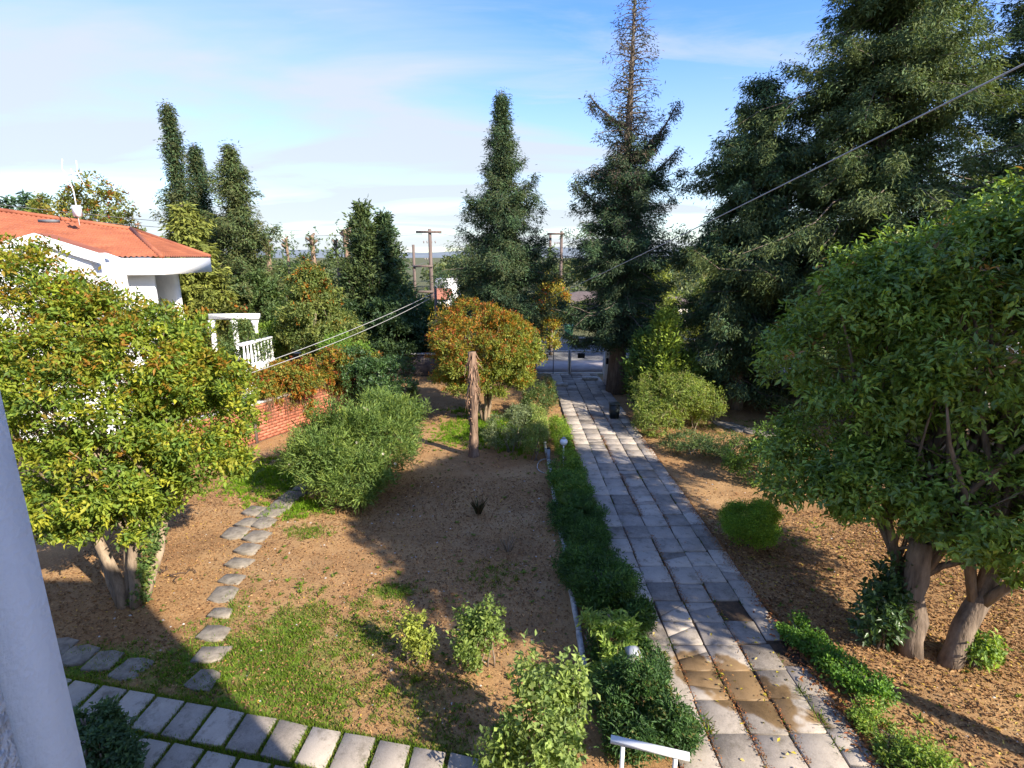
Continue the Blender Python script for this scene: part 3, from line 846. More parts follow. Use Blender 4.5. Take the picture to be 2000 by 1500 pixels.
OLE = [((.082, .122, .030), 4), ((.058, .095, .026), 3), ((.118, .155, .034), 3)]
ole = shrub('oleander', 'big rounded oleander bush with narrow grey green leaves and a few white flowers', (-4.1, 13.2, 0),
      [(-4.3, 12.9, 1.15, 1.35, 1.2, 1.15), (-3.55, 13.9, 1.3, 1.1, 1.2, 1.1), (-4.9, 13.3, 1.15, .9, 1.0, .9), (-3.9, 12.2, .75, .9, .7, .75), (-3.5, 14.6, 1.55, 1.0, .9, .8)],
      3400, 14, .15, .026, OLE, 51, stems=24, lobes=26, lobe_r=.4, up=.7, spread=.55, twig=.22, stem_r=.025)
fl = MB(); rf = np.random.default_rng(52)
for px, py in ((712, 797), (718, 800), (650, 866), (697, 864), (721, 880), (748, 886), (623, 888), (632, 893), (605, 901), (565, 908), (772, 905), (660, 850)):
    p = at(px, py, 12.6 + .004 * (870 - py) * 3)
    k = 7; a = np.arange(k) * 6.28 / k
    P = np.tile(p, (k, 1)); D = np.stack([np.cos(a), -.5 + 0 * a, np.sin(a)], 1)
    leaves(fl, P, D, np.tile([0, -1., .4], (k, 1)), .045, .04, np.tile([.72, .66, .62], (k, 1)))
fl.build('flowers', M_LEAF, ole, kind='stuff')

# dark shrub behind it, shrubs over the brick wall
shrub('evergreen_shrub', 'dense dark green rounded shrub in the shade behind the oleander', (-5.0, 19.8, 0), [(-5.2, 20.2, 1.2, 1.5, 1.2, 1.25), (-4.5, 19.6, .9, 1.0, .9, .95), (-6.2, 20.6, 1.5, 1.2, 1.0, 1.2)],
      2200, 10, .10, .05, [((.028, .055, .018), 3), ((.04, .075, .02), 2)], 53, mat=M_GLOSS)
shrub('evergreen_shrub', 'bright green shrub top above the end of the brick wall', (-7.0, 21.8, 0), [(-6.9, 21.6, 1.9, 1.2, .9, 1.0)],
      900, 10, .11, .05, [((.075, .13, .02), 3), ((.10, .16, .025), 2)], 54)
HEDGE = [((.10, .12, .022), 3), ((.14, .13, .022), 2), ((.075, .10, .02), 2)]
for i, (px, py, Yy, rx, rz, lab) in enumerate(((508, 752, 17.9, .75, .55, 'small yellow green shrub over the near end of the visible brick wall'), (565, 735, 18.6, 1.05, .75, 'orange and green shrub growing over the left part of the brick wall'),
                                    (645, 722, 20.2, 1.1, .85, 'rust orange shrub overhanging the middle of the brick wall'),
                                    (695, 715, 21.6, 1.0, .9, 'yellow orange shrub beside the far end of the brick wall'))):
    p = at(px, py, Yy)
    shrub('photinia_shrub', lab, (p[0], p[1], 0), [(p[0], p[1], p[2] - .1, rx, .8, rz), (p[0] + .1, p[1], 1.0, rx * .7, .5, .9)],
          1300, 11, .11, .05, HEDGE, 60 + i, tips=ORANGE + [((.26, .21, .03), 3)], tip_frac=.62, group='orange tipped shrubs behind the brick wall')
# small tree left of centre
p = at(615, 620, 24)
tree('fruit_tree', 'loose olive green tree with a few rusty leaves between the white veranda and the cypresses', 'tree', (p[0], 24, 0),
     [(p[0], 24.2, 3.2, 1.7, 1.6, 1.5), (p[0] - .2, 24.2, 4.5, 1.0, 1.0, 1.1), (p[0] + .9, 24, 2.5, 1.3, 1.1, 1.0), (p[0] - .9, 24, 2.2, 1.0, 1.0, .9)],
     [((p[0], 24, -.1), (p[0], 24.1, 3.6), .12, .06), ((p[0], 24, .6), (p[0] + .8, 24, 2.5), .07, .04)], 2600, 10, .15, .075,
     [((.095, .115, .03), 3), ((.065, .09, .025), 3), ((.12, .13, .035), 2)], 65, lobes=30, lobe_r=.34, tips=ORANGE, tip_frac=.10, tip_h=lambda P, O: (P[:, 2] - 3) * .8 + .2, twigs=30, twig=.2)

# young shrubs on the lit lawn
EUO = [((.095, .135, .035), 3), ((.13, .17, .04), 3), ((.07, .105, .03), 2)]
shrub('young_shrub', 'thin yellowish young shrub on the patchy lawn, leftmost of the small shrubs', gr(800, 1292), [(-1.5, 6.98, .5, .24, .2, .42), (-1.33, 6.95, .33, .2, .2, .3)], 150, 8, .07, .035, [((.17, .19, .035), 3), ((.12, .15, .03), 2)], 70, stems=7, lobes=1, shell=.95, up=1.0, stem_r=.012)
shrub('young_shrub', 'upright bright green young shrub right of the thin yellowish one on the lawn', gr(925, 1308), [(-.6, 6.75, .4, .28, .25, .38), (-.35, 6.85, .75, .25, .22, .42), (-.62, 7.0, .6, .2, .2, .4)], 300, 9, .075, .04, EUO, 71, stems=10, lobes=1, shell=.95, up=1.0, stem_r=.014)
q = gr(1075, 1490)
shrub('leafy_shrub', 'large leafy light green shrub at the bottom edge, left of the white rail', (0.45, 5.05, 0), [(.48, 5.1, .88, .42, .40, .74), (.22, 5.2, 1.2, .2, .25, .55), (.72, 5.25, 1.1, .2, .25, .5), (.4, 4.9, .45, .42, .35, .45)], 430, 9, .085, .046,
      [((.11, .15, .045), 3), ((.14, .18, .05), 3), ((.075, .11, .035), 2)], 72, stems=16, lobes=1, shell=.9, up=.8, stem_r=.014)
shrub('leafy_shrub', 'low spindly light green shrub at the bottom edge beside the last slab of the walk', (-.18, 4.95, 0), [(-.15, 5.0, .35, .3, .2, .4), (-.02, 5.05, .6, .14, .15, .35)], 150, 8, .085, .045, EUO, 73, stems=8, lobes=1, shell=.9, up=1.0, stem_r=.012)
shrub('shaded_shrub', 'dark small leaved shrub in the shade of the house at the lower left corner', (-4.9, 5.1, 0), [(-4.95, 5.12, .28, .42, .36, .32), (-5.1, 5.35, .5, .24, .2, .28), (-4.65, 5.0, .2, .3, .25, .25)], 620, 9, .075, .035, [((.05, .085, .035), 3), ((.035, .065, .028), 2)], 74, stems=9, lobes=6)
def dry_tuft(label, base, h, seed, n=60, c=((.20, .13, .075), (.10, .075, .045))):
    rg_ = np.random.default_rng(seed); mb = MB(); base = np.array(base, float)
    for j in range(n):
        an = rg_.random() * 6.28; l_ = h * (.5 + .5 * rg_.random()); o = np.array([math.cos(an), math.sin(an), 0])
        a = base + o * .06 * rg_.random()
        mb.tube([a, a + o * l_ * .25 + (0, 0, l_ * .6), a + o * l_ * .5 + (0, 0, l_)], [.006, .005, .002], 3, c[j % 2], cap=False)
    tt = thing('dry_plant', label, 'plant', base, 'withered plants in the dry bed')
    mb.build('twigs', M_DRY, tt, kind='stuff')
dry_tuft('bushy withered plant in the middle of the dry bed', gr(935, 1003), .42, 81, 140, ((.13, .085, .045), (.06, .075, .03)))
dry_tuft('sparse dead stalks standing in the shaded bed near the kerb', gr(992, 1078), .38, 82, 26, ((.32, .26, .2), (.2, .16, .11)))
# twigs lying left of the stepping stones
tw = MB(); rt_ = np.random.default_rng(83)
for j in range(10):
    a = gr(285 + 110 * rt_.random(), 1112 + 16 * rt_.random(), .02); an = rt_.random() * 6.28
    tw.tube([a, a + np.array([math.cos(an), math.sin(an), .05]) * .12, a + np.array([math.cos(an + .4), math.sin(an + .4), .02]) * .25], [.012, .01, .004], 4, (.4, .32, .3))
tag(tw.build('fallen_twigs', M_BARK), kind='stuff')

# ------------------------------------------------------------------ planted strip between kerb and path
DARKG = [((.036, .072, .016), 4), ((.052, .098, .02), 3), ((.026, .052, .014), 3)]
def strip(label, segs, n, per, ln, wd, cols, seed, name='hedge', cat='hedge', group=None, mat=M_LEAF, **kw):
    c = np.mean([s[:2] for s in segs], axis=0)
    return shrub(name, label, (c[0], c[1], 0), segs, n, per, ln, wd, cols, seed, cat=cat, mat=mat, group=group, stems=len(segs) * 3, **kw)
strip('clipped bright green hedge along the path edge past the white globe lamp', [(1.62, yy, .28, .30, .62, .36) for yy in (14.3, 15.2, 16.1, 17.0, 17.8)], 1500, 9, .055, .028, [((.12, .175, .02), 3), ((.085, .14, .02), 3)], 90, lobes=12, group='planting along the path')
strip('low spreading mid green hedge beside the kerb, before the bright clipped one', [(1.50, yy, .28, .52, .62, .33) for yy in (12.0, 12.8, 13.6)], 1500, 9, .065, .028, [((.065, .115, .02), 3), ((.045, .09, .018), 2), ((.11, .15, .025), 1)], 91, lobes=12, group='planting along the path')
strip('dark spreading juniper filling the middle of the planted strip', [(1.50, yy, .25, .56, .6, .34) for yy in (9.3, 10.1, 10.9, 11.5)], 2100, 11, .085, .022, DARKG, 92, lobes=14, up=.6, group='planting along the path', name='juniper', cat='juniper')
strip('tall feathery dark juniper in the planted strip nearest the rail', [(1.52, 8.3, .38, .56, .6, .45), (1.72, 7.55, .42, .5, .55, .5), (1.5, 8.9, .3, .5, .5, .38)], 2000, 12, .095, .024, DARKG, 93, lobes=14, up=.8, group='planting along the path', name='juniper', cat='juniper')
strip('dark low ground cover between the kerb and the clipped conifer near the rail', [(1.35, 6.3, .08, .28, .6, .16), (1.25, 7.3, .1, .22, .7, .2), (1.9, 6.9, .15, .2, .5, .25)], 700, 9, .06, .028, DARKG, 97, lobes=8, group='planting along the path')
strip('light green arching shrub leaning over the grey garden lamp', [(1.45, 7.0, .62, .28, .28, .25), (1.7, 6.85, .55, .25, .22, .22), (1.4, 6.6, .3, .25, .3, .25)], 230, 10, .11, .035, [((.12, .18, .035), 3), ((.16, .21, .05), 2)], 94, lobes=5, up=.7)
strip('deep green clipped conifer shrub between the grey lamp and the rail', [(1.62, 5.95, .40, .42, .42, .45), (1.98, 5.55, .32, .32, .35, .36), (1.75, 6.5, .25, .42, .4, .32), (1.5, 5.45, .25, .35, .3, .3)], 1700, 12, .075, .022, [((.025, .055, .016), 3), ((.04, .08, .02), 2), ((.10, .10, .03), .5)], 95, lobes=10, up=1.0)
# little fan palm
fp = np.array([1.5, 11.35, 0.0]); fpt = thing('fan_palm', 'small fan palm seedling with narrow pointed leaves rising from the dark juniper', 'palm', fp)
mb = MB(); rfp = np.random.default_rng(96)
for j in range(9):
    an = j * .75; o = np.array([math.cos(an), math.sin(an), 0]); e = fp + o * .22 + (0, 0, .42 + .1 * rfp.random())
    mb.tube([fp, fp + o * .1 + (0, 0, .28), e], [.008, .006, .005], 4, (.10, .16, .03), cap=False)
    kk = 15; a = np.linspace(-1.3, 1.3, kk); s1 = np.array([-o[1], o[0], 0])
    D = np.cos(a)[:, None] * (o * .8 + np.array([0, 0, .45])) + np.sin(a)[:, None] * s1
    leaves(mb, np.tile(e, (kk, 1)), D, np.tile([0, 0, 1.] - o * .5, (kk, 1)), .30, .025, np.tile([.09, .14, .025], (kk, 1)) * (.8 + .4 * rfp.random((kk, 1))))
mb.build('fronds', M_LEAF, fpt)
GREYG = [((.11, .135, .065), 3), ((.085, .11, .05), 3), ((.14, .16, .08), 1)]
shrub('grey_shrub', 'grey green rounded shrub on the lit grass, left of the yellow green clipped bush', gr(1000, 892), [(-.05, 16.2, .65, .75, .7, .62), (.25, 16.8, .85, .5, .5, .5)], 900, 10, .07, .028, GREYG, 100)
shrub('clipped_bush', 'yellow green upright clipped bush beside the gap at the end of the kerb', gr(1048, 905), [(.72, 15.4, .62, .35, .5, .58), (.75, 16.2, .75, .38, .55, .62), (.75, 17.0, .7, .36, .5, .6)], 1300, 9, .06, .03, [((.14, .175, .045), 3), ((.10, .14, .035), 3), ((.18, .17, .06), 1)], 101)
shrub('hanging_shrub', 'dark trailing shrub left of the path below the globe tree', gr(1050, 800), [(.9, 19.3, .55, .6, .7, .55), (1.3, 20.5, .6, .5, .7, .55), (1.45, 22.0, .5, .4, .8, .5), (.6, 20.2, .8, .4, .5, .5)], 1100, 9, .075, .034, [((.06, .085, .025), 3), ((.035, .06, .02), 3), ((.17, .10, .04), .6)], 102)

# ------------------------------------------------------------------ right of the path
shrub('round_bush', 'big yellow green rounded bush right of the path before the pale conical conifer', (5.8, 18.4, 0), [(5.85, 18.6, 1.0, 1.5, 1.3, 1.0), (5.1, 17.7, .55, .85, .8, .6), (6.6, 18.0, .7, .8, .8, .65)],
      2700, 10, .095, .032, [((.12, .155, .03), 4), ((.09, .125, .03), 3), ((.16, .18, .05), 1.5)], 110, lobes=22, up=.8, tips=[((.26, .23, .12), 1)], tip_frac=.12)
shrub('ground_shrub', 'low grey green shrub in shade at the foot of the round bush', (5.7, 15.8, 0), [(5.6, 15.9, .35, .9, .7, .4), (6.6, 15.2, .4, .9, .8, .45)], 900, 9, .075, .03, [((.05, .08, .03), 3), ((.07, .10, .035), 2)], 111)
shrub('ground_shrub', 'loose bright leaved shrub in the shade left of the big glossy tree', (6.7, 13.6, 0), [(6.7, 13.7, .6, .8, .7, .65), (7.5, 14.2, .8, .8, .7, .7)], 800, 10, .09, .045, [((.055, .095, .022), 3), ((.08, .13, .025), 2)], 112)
box = tree('boxwood_ball', 'clipped dark green boxwood ball on the dry ground right of the path', 'shrub', (5.05, 10.35, 0), [(5.06, 10.4, .50, .62, .60, .47)], [((5.05, 10.4, -.05), (5.05, 10.4, .4), .03, .02)],
     3600, 9, .040, .022, [((.11, .17, .018), 3), ((.08, .14, .016), 3), ((.14, .20, .02), 2)], 113, lobes=60, lobe_r=.36, shell=.3, power=3.0, twigs=10, stem_name='stems', crown_name='leaves', twig=.10, up=.5)
RH = [((.06, .125, .018), 3), ((.085, .155, .022), 3), ((.04, .085, .016), 2)]
strip('low straggly green hedge right of the path, part nearest the shaded gap', [(4.62, 7.5, .14, .25, .35, .17), (4.72, 7.05, .14, .28, .35, .18), (4.85, 6.6, .15, .28, .35, .18), (5.0, 6.25, .13, .25, .3, .17)], 800, 9, .06, .03, RH, 114, lobes=10, group='low hedge right of the path')
strip('low yellow green ground cover at the lower right edge of the path', [(4.75, 5.75, .12, .3, .32, .16), (4.85, 5.3, .14, .36, .35, .18), (4.9, 4.85, .16, .4, .4, .2), (5.15, 4.5, .16, .4, .4, .2)], 800, 9, .06, .028, [((.11, .165, .03), 3), ((.15, .18, .045), 2), ((.08, .13, .02), 2)], 115, lobes=10, group='low hedge right of the path')
shrub('sucker_shoots', 'dark leafy shoots growing left of the thick forked trunk', (5.9, 7.25, 0), [(5.75, 7.3, .55, .38, .3, .5), (5.95, 7.5, .9, .3, .3, .5)], 260, 8, .12, .06, [((.03, .055, .018), 3), ((.045, .08, .02), 1)], 116, mat=M_GLOSS, lobes=1, shell=.9, up=.8)
shrub('sucker_shoots', 'light green leafy shoots right of the leaning trunk', (7.05, 6.95, 0), [(7.05, 6.95, .22, .3, .25, .28)], 120, 8, .10, .05, [((.11, .16, .03), 3), ((.08, .13, .03), 2)], 117, lobes=1, shell=.9, up=.8)
br_ = MB(); pbk = gr(1688, 1369, .04)
br_.box((-.12, -.06, -.03), (.12, .06, .04), M=lambda v: v @ np.array([[.8, -.6, 0], [.6, .8, 0], [0, 0, 1.]]) + pbk)
bo = br_.build('loose_brick', M_BRICK); tag(bo, 'single orange brick lying on the dry ground by the low hedge', 'brick')

# ------------------------------------------------------------------ conifers
NEED = [((.028, .052, .024), 3), ((.040, .068, .028), 2), ((.022, .040, .022), 2)]
OLIVE = [((.045, .068, .024), 3), ((.060, .082, .028), 2), ((.032, .052, .022), 2)]
# centre cypress
def prof_c(t): return (2.75 * (1 - t) ** .8 + .22) * (1 if t > .12 else .8) * (.78 + .34 * math.sin(t * 23))
conifer('cypress', 'tall narrow dark cypress rising behind the orange globe tree', (-.45, 25.5, 0), 13.0, .10, lambda t: 1.45 * np.interp(t, [0, .1, .33, .46, .54, .63, .71, .8, .97, 1], [2.2, 2.5, 2.3, 1.9, 1.3, 1.45, .95, .5, .22, .08]) * (.9 + .22 * math.sin(t * 31 + 1)), 120, nb=420, dens=9, k=26, ln=.14, wd=.036, cols=NEED, trunk_r=.22, tip=(.085, .10, .04),
        extra=((6.3, 3.0, 2.0, .2, .1), (7.6, 3.3, 1.5, .5, .2), (8.4, .15, 1.5, .45, .05), (5.9, .1, 2.0, .25, .1), (9.8, .2, .9, .2, .1), (9.5, 3.0, .8, .3, .1)))
# tall thin one with the dead top, at the gate
conifer('cypress', 'tallest cypress at the gate with a dead bare brown top', (4.75, 23.6, 0), 16.2, .13, lambda t: 1.35 * np.interp(t, [0, .13, .25, .37, .5, .62, .7, 1], [1.3, 1.7, 2.5, 2.4, 2.0, 1.5, 1.0, .5]) * (.85 + .26 * math.sin(t * 37)), 121, nb=430, dens=9, k=26, ln=.14, wd=.036, cols=NEED, trunk_r=.38, bare_top=.60, tip=(.06, .08, .035), hang=.5,
        extra=((9.6, 0.0, 1.9, .7, -.1), (8.6, .2, 2.2, .45, .05), (9.9, .25, 1.3, .5, .1), (11.0, 3.0, 1.6, .6, .2), (7.5, 3.3, 2.3, .4, .1), (2.6, 3.4, 2.6, -.2, .1), (2.9, 4.2, 2.4, -.15, .15), (3.0, 5.0, 2.4, -.2, .1), (3.2, 3.0, 2.6, -.1, .1)))
# big ones on the right
conifer('cypress', 'huge broad dark conifer towering behind the right hand tree', (12.5, 19.6, 0), 18.5, .10, lambda t: 1.2 * np.interp(t, [0, .2, .35, .55, .74, .9, 1], [4.6, 4.8, 4.4, 3.5, 2.9, 1.8, .3]) * (.86 + .26 * math.sin(t * 33)), 122, nb=600, dens=7.5, k=34, ln=.155, wd=.042, tuft=.12, cols=OLIVE, trunk_r=.45, hang=.6, tip=(.11, .135, .045), whorl=1.15, droop=.95, curl=.5)
conifer('cypress', 'shorter dark conifer leaning out between the gate tree and the huge conifer', (8.95, 21.0, 0), 12.1, .08, lambda t: 1.2 * np.interp(t, [0, .2, .5, .8, .93, 1], [2.4, 2.5, 2.3, 1.8, 1.1, .3]) * (.85 + .3 * math.sin(t * 27)), 123, nb=420, dens=8.5, k=32, ln=.155, wd=.042, tuft=.12, cols=NEED, trunk_r=.3, hang=.75, tip=(.10, .125, .04), whorl=1.0, droop=.95, curl=.5)
conifer('cypress', 'open branched dark conifer at the upper right corner', (20.4, 22.5, 0), 17.5, .12, lambda t: (5.2 * (1 - t) ** .55 + .4) * (.65 + .5 * abs(math.sin(t * 24))), 124, nb=300, dens=7, k=30, ln=.165, wd=.046, tuft=.13, cols=NEED, trunk_r=.38, rise=.6, tip=(.08, .10, .035), whorl=1.3)
# left group behind the house
for i, (px, py, Yy, r, lab, cols_, pw) in enumerate(((325, 198, 31, 1.9, 'tallest thin topped conifer of the group behind the red roof', NEED, 1.0), (378, 280, 32, 2.1, 'middle conifer between the thin topped and the shaggy one behind the red roof', NEED, .8),
                                       (447, 280, 30, 2.1, 'shaggy olive conifer at the right of the group behind the red roof', OLIVE, .55))):
    p = at(px, py, Yy)
    conifer('cypress', lab, (p[0], Yy, 0), p[2], .12, lambda t, r=r, pw=pw: 1.7 * (r * (1 - t) ** (pw * 1.25) + .06) * (.8 + .36 * math.sin(t * 29 + r)), 130 + i, nb=280, dens=8, k=22, ln=.18, wd=.055, tuft=.13, cols=cols_, trunk_r=.22, group='conifers behind the red roofed house', tip=(.10, .10, .035))
def bushy(label, px, ptop, Yy, r, cols_, seed, name='broadleaf_tree', group='background trees beyond the garden', ln=.2, n=1500, tips=None, tf=0, zc=None, rzf=.5, cat='tree', lobe_r=.36):
    p = at(px, ptop, Yy); h = p[2]
    rz_ = min(h * rzf, r * 1.5)
    return tree(name, label, cat, (p[0], Yy, 0), [(p[0], Yy, h - rz_, r, r * .9, rz_), (p[0] - r * .3, Yy, max(.8, h - rz_ * 1.9), r * 1.05, r * .8, rz_ * .8)],
         [((p[0], Yy, -.1), (p[0], Yy, h - rz_), .14, .06)], n, 9, ln, ln * .5, cols_, seed, lobes=26, lobe_r=lobe_r, tips=tips, tip_frac=tf, twigs=14, group=group, twig=.25)
YG = [((.11, .125, .025), 3), ((.08, .10, .024), 2)]
p = at(330, 395, 27)
conifer('cypress', 'yellow green soft conifer just behind the ridge end of the red roof', (p[0] + .6, 27, 0), p[2], .1, lambda t: 2.5 * (1 - t) ** .6 + .2, 135, nb=240, dens=8, k=8, ln=.28, wd=.10, cols=[((.10, .11, .022), 3), ((.075, .09, .02), 2)], trunk_r=.16, hang=.4)
bushy('round autumn tree with gold and rust leaves behind the roof aerial', 162, 332, 36, 2.7, [((.13, .12, .025), 3), ((.08, .10, .025), 3)], 140, ln=.24, tips=ORANGE, tf=.22, n=1900)
bushy('low yellow tinged tree at the far left behind the roof', 60, 395, 38, 2.2, YG, 141, ln=.24)
for i, px in enumerate((12, 45)):
    p = at(px, 372 + 8 * (1 - i), 44)
    conifer('cypress', ('small distant conifer tip at the far left edge above the roof', 'distant conifer tip second from the left edge above the roof')[i], (p[0], 44, 0), p[2], .2, lambda t: 2.0 * (1 - t) ** .8 + .15, 142 + i, nb=90, dens=5, k=6, ln=.4, wd=.14, cols=NEED, trunk_r=.15)
# mid distance, left of centre
for i, (px, py, Yy, r, lab, cc) in enumerate(((705, 402, 31, 1.35, 'pointed cypress with a lit left side, left of the pair beside the utility pole', OLIVE), (747, 420, 31.8, 1.25, 'darker flat topped cypress, right of the pair beside the utility pole', NEED))):
    p = at(px, py, Yy)
    conifer('cypress', lab, (p[0], Yy, 0), p[2], .12, lambda t, r=r: 1.55 * (r * (1 - t ** 3.0) * (1 - t) ** .35 + .12) * (.9 + .15 * math.sin(t * 40)), 145 + i, nb=260, dens=8, k=9, ln=.26, wd=.09, cols=cc, trunk_r=.18, droop=0, rise=.9, hang=-.5, tip=(.075, .10, .03))
DK = [((.026, .048, .020), 3), ((.040, .065, .022), 2)]
MG = [((.055, .085, .026), 3), ((.04, .066, .022), 3), ((.08, .10, .03), 1)]
bushy('dark spreading tree with a bare trunk, right of the cypress pair', 795, 562, 30.0, 2.4, DK, 150, n=1900, rzf=.45)
bushy('dark tree with a straight trunk below the cypress pair', 730, 575, 29.3, 2.4, DK, 151, n=1900, rzf=.45)
bushy('mid green bushy tree behind the loose olive tree', 560, 500, 33, 2.6, MG, 152, n=2000, rzf=.6)
bushy('dull green bushy tree left of the cypress pair', 625, 520, 34, 2.3, MG, 153, n=1700, rzf=.6)
bushy('dark evergreen between the shaggy conifer and the white veranda', 500, 530, 29, 2.0, MG, 154, n=1700, rzf=.6)
bushy('dark round tree left of the globe tree crown', 770, 610, 27.8, 1.7, DK, 148, n=1500, rzf=.5)
bushy('dark tree behind the globe tree closing the view under the far houses', 880, 592, 28.4, 1.5, DK, 147, n=1400, rzf=.6)
bushy('leafy vine covered shrub before the white veranda columns', 468, 622, 21.9, 1.0, MG, 146, n=800, rzf=.6, ln=.13)
bushy('light green leafy tree by the foot of the utility pole', 872, 560, 29.5, 1.2, YG, 155, n=800, rzf=.6)
bushy('olive green tree on the slope below the yellow conifer', 430, 575, 26, 1.6, [((.09, .10, .026), 3), ((.07, .085, .024), 2)], 156, n=1300, tips=ORANGE, tf=.08, rzf=.6)
bushy('bright green small tree beside the white veranda column', 528, 610, 24.5, .9, [((.09, .14, .02), 3), ((.12, .16, .025), 2)], 157, n=700, rzf=.6, ln=.15)
bushy('golden leaved tree in the street between the two tall cypresses', 1078, 535, 33, 1.2, [((.20, .17, .03), 3), ((.11, .13, .03), 2)], 158, n=900, tips=ORANGE, tf=.3, rzf=.6)
bushy('yellow green tree showing between the two right hand conifers', 1285, 500, 36, 1.8, [((.13, .15, .03), 3), ((.09, .11, .026), 2)], 159, n=1100, rzf=.6)
bushy('pale green tree in the gap right of the dead topped cypress', 1420, 500, 37, 2.6, YG, 160, n=1200, rzf=.6)
bushy('tree filling the street gap behind the huge conifer', 1560, 520, 40, 4.0, MG, 161, n=1500, rzf=.6, ln=.3)
p = at(1075, 480, 35)
conifer('cypress', 'thin young conifer in front of the right hand utility poles', (p[0], 35, 0), p[2], .15, lambda t: .75 * (1 - t) ** .8 + .1, 162, nb=90, dens=8, k=6, ln=.25, wd=.08, cols=OLIVE, trunk_r=.08)
p = at(1048, 468, 37)
conifer('cypress', 'bare spindly conifer right of the centre cypress', (p[0], 37, 0), p[2], .3, lambda t: .8 * (1 - t) ** .8 + .1, 163, nb=45, dens=5, k=5, ln=.25, wd=.07, cols=NEED, trunk_r=.08)
# conical golden conifers by the round bush
for i, (px, py, Yy, r, lab) in enumerate(((1300, 612, 20.3, .95, 'pale yellow green conical conifer behind the round bush'), (1258, 655, 20.9, .8, 'darker green conical conifer left of the pale one'), (1338, 695, 20.5, .7, 'small green conical conifer right of the pale one'))):
    p = at(px, py, Yy)
    conifer('arborvitae', lab, (p[0], Yy, 0), p[2], .04, lambda t, r=r: r * (1 - t) ** .75 + .06, 165 + i, nb=260, dens=10, k=8, ln=.17, wd=.06, cols=([((.13, .17, .025), 3), ((.10, .14, .022), 2)], [((.05, .085, .02), 3), ((.07, .11, .02), 2)], [((.07, .11, .02), 3), ((.05, .08, .02), 2)])[i],
            trunk_r=.07, droop=0, rise=1.3, hang=-.8, group='conical conifers behind the round bush')
# pollarded trunks far left of the pole
for i, (px, py, Yy, w, lab) in enumerate(((520, 470, 40, .32, 'pollarded pale trunk nearest the shaggy conifer'), (558, 465, 44, .22, 'thin pollarded trunk between the two thick ones'), (608, 460, 42, .34, 'pollarded trunk with a flat knobbly head'), (655, 468, 42, .24, 'forked pollarded trunk with a few leaves left of the cypress pair'), (674, 448, 41, .4, 'thick pale pollarded trunk touching the pointed cypress'))):
    p = at(px, py, Yy); rgx = np.random.default_rng(170 + i)
    tt = thing('pollarded_tree', lab, 'tree', (p[0], Yy, 0), 'pollarded trunks in the distance')
    mb = MB(); mb.tube([(p[0], Yy, 0), (p[0] + .1, Yy, p[2] * .5), (p[0], Yy, p[2])], [w * .7, w * .55, w * .5], 7, (1.1, .95, .85), .15, rgx)
    for j in range(7):
        an = rgx.random() * 6.28; z0 = p[2] - .1 - .9 * rgx.random()
        mb.tube([(p[0], Yy, z0), (p[0] + math.cos(an) * .45, Yy + math.sin(an) * .45, z0 + .28)], [w * .4, w * .25], 5, (1.0, .85, .75))
    mb.build('trunk', M_BARK, tt)
    fb = MB(); P = np.array([p[0], Yy, p[2] - .8]) + rgx.normal(size=(60, 3)) * (.35, .35, .6)
    foliage(fb, rgx, P, rdir(rgx, 60), 6, .2, .1, MG); fb.build('shoots', M_LEAF, tt, kind='stuff')
# hedge along the front boundary, left of the gate
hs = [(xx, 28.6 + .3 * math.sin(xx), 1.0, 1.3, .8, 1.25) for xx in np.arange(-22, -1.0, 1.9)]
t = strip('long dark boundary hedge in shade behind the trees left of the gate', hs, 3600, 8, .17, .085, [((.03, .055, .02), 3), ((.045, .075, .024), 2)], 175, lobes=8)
hs = [(xx, 44 + .8 * math.sin(xx), 1.5, 3.0, 1.5, 2.0 + .9 * math.sin(xx * 1.7)) for xx in np.arange(-44, 60, 4.2) if not -8.5 < xx < -4]
t = strip('far green hedge line on the other side of the street', hs, 3600, 7, .36, .17, [((.06, .085, .03), 3), ((.085, .105, .035), 2)], 176, lobes=8)
rg = np.random.default_rng(177); fw = MB()
fb_ = []
for k in range(110):
    yy = 62 + 70 * rg.random(); xx = (rg.random() - .5) * 2.0 * yy
    if -.20 < xx / yy < -.10 and yy < 95:
        fb_.append((xx, yy, .6, 3, 2.5, 1.3)); continue
    fb_.append((xx, yy, 2.2 + rg.random(), 3 + 2 * rg.random(), 2.5, 2.4 + 1.2 * rg.random()))
P, O = crown_clusters(rg, fb_, 13000, 10, .4, .4)
foliage(fw, rg, P[P[:, 2] > 0], O[P[:, 2] > 0], 5, .7, .38, [((.055, .075, .035), 3), ((.08, .095, .04), 2), ((.10, .10, .04), 1)], twig=.4)
tag(fw.build('distant_trees', M_LEAF), kind='stuff')
# trees off to the right whose shade falls across the path
tree('broadleaf_tree', 'tall tree standing right of the picture whose trunk shadow crosses the dry ground', 'tree', (9.6, 3.0, 0),
     [(9.5, 3.1, 7.2, 2.7, 2.6, 2.1), (9.0, 3.6, 8.4, 1.8, 1.8, 1.4)], [((9.6, 3.0, -.1), (9.5, 3.1, 6.5), .17, .11)], 6500, 10, .20, .10, G_PRIVET, 180, lobes=44, twigs=30)
conifer('cypress', 'tall conifer right of the picture shading the planting beside the gate', (19.5, 12.5, 0), 15, .08, lambda t: 4.6 * (1 - t) ** .7 + .3, 181, nb=260, dens=5, k=7, ln=.5, wd=.2, cols=NEED, trunk_r=.35)

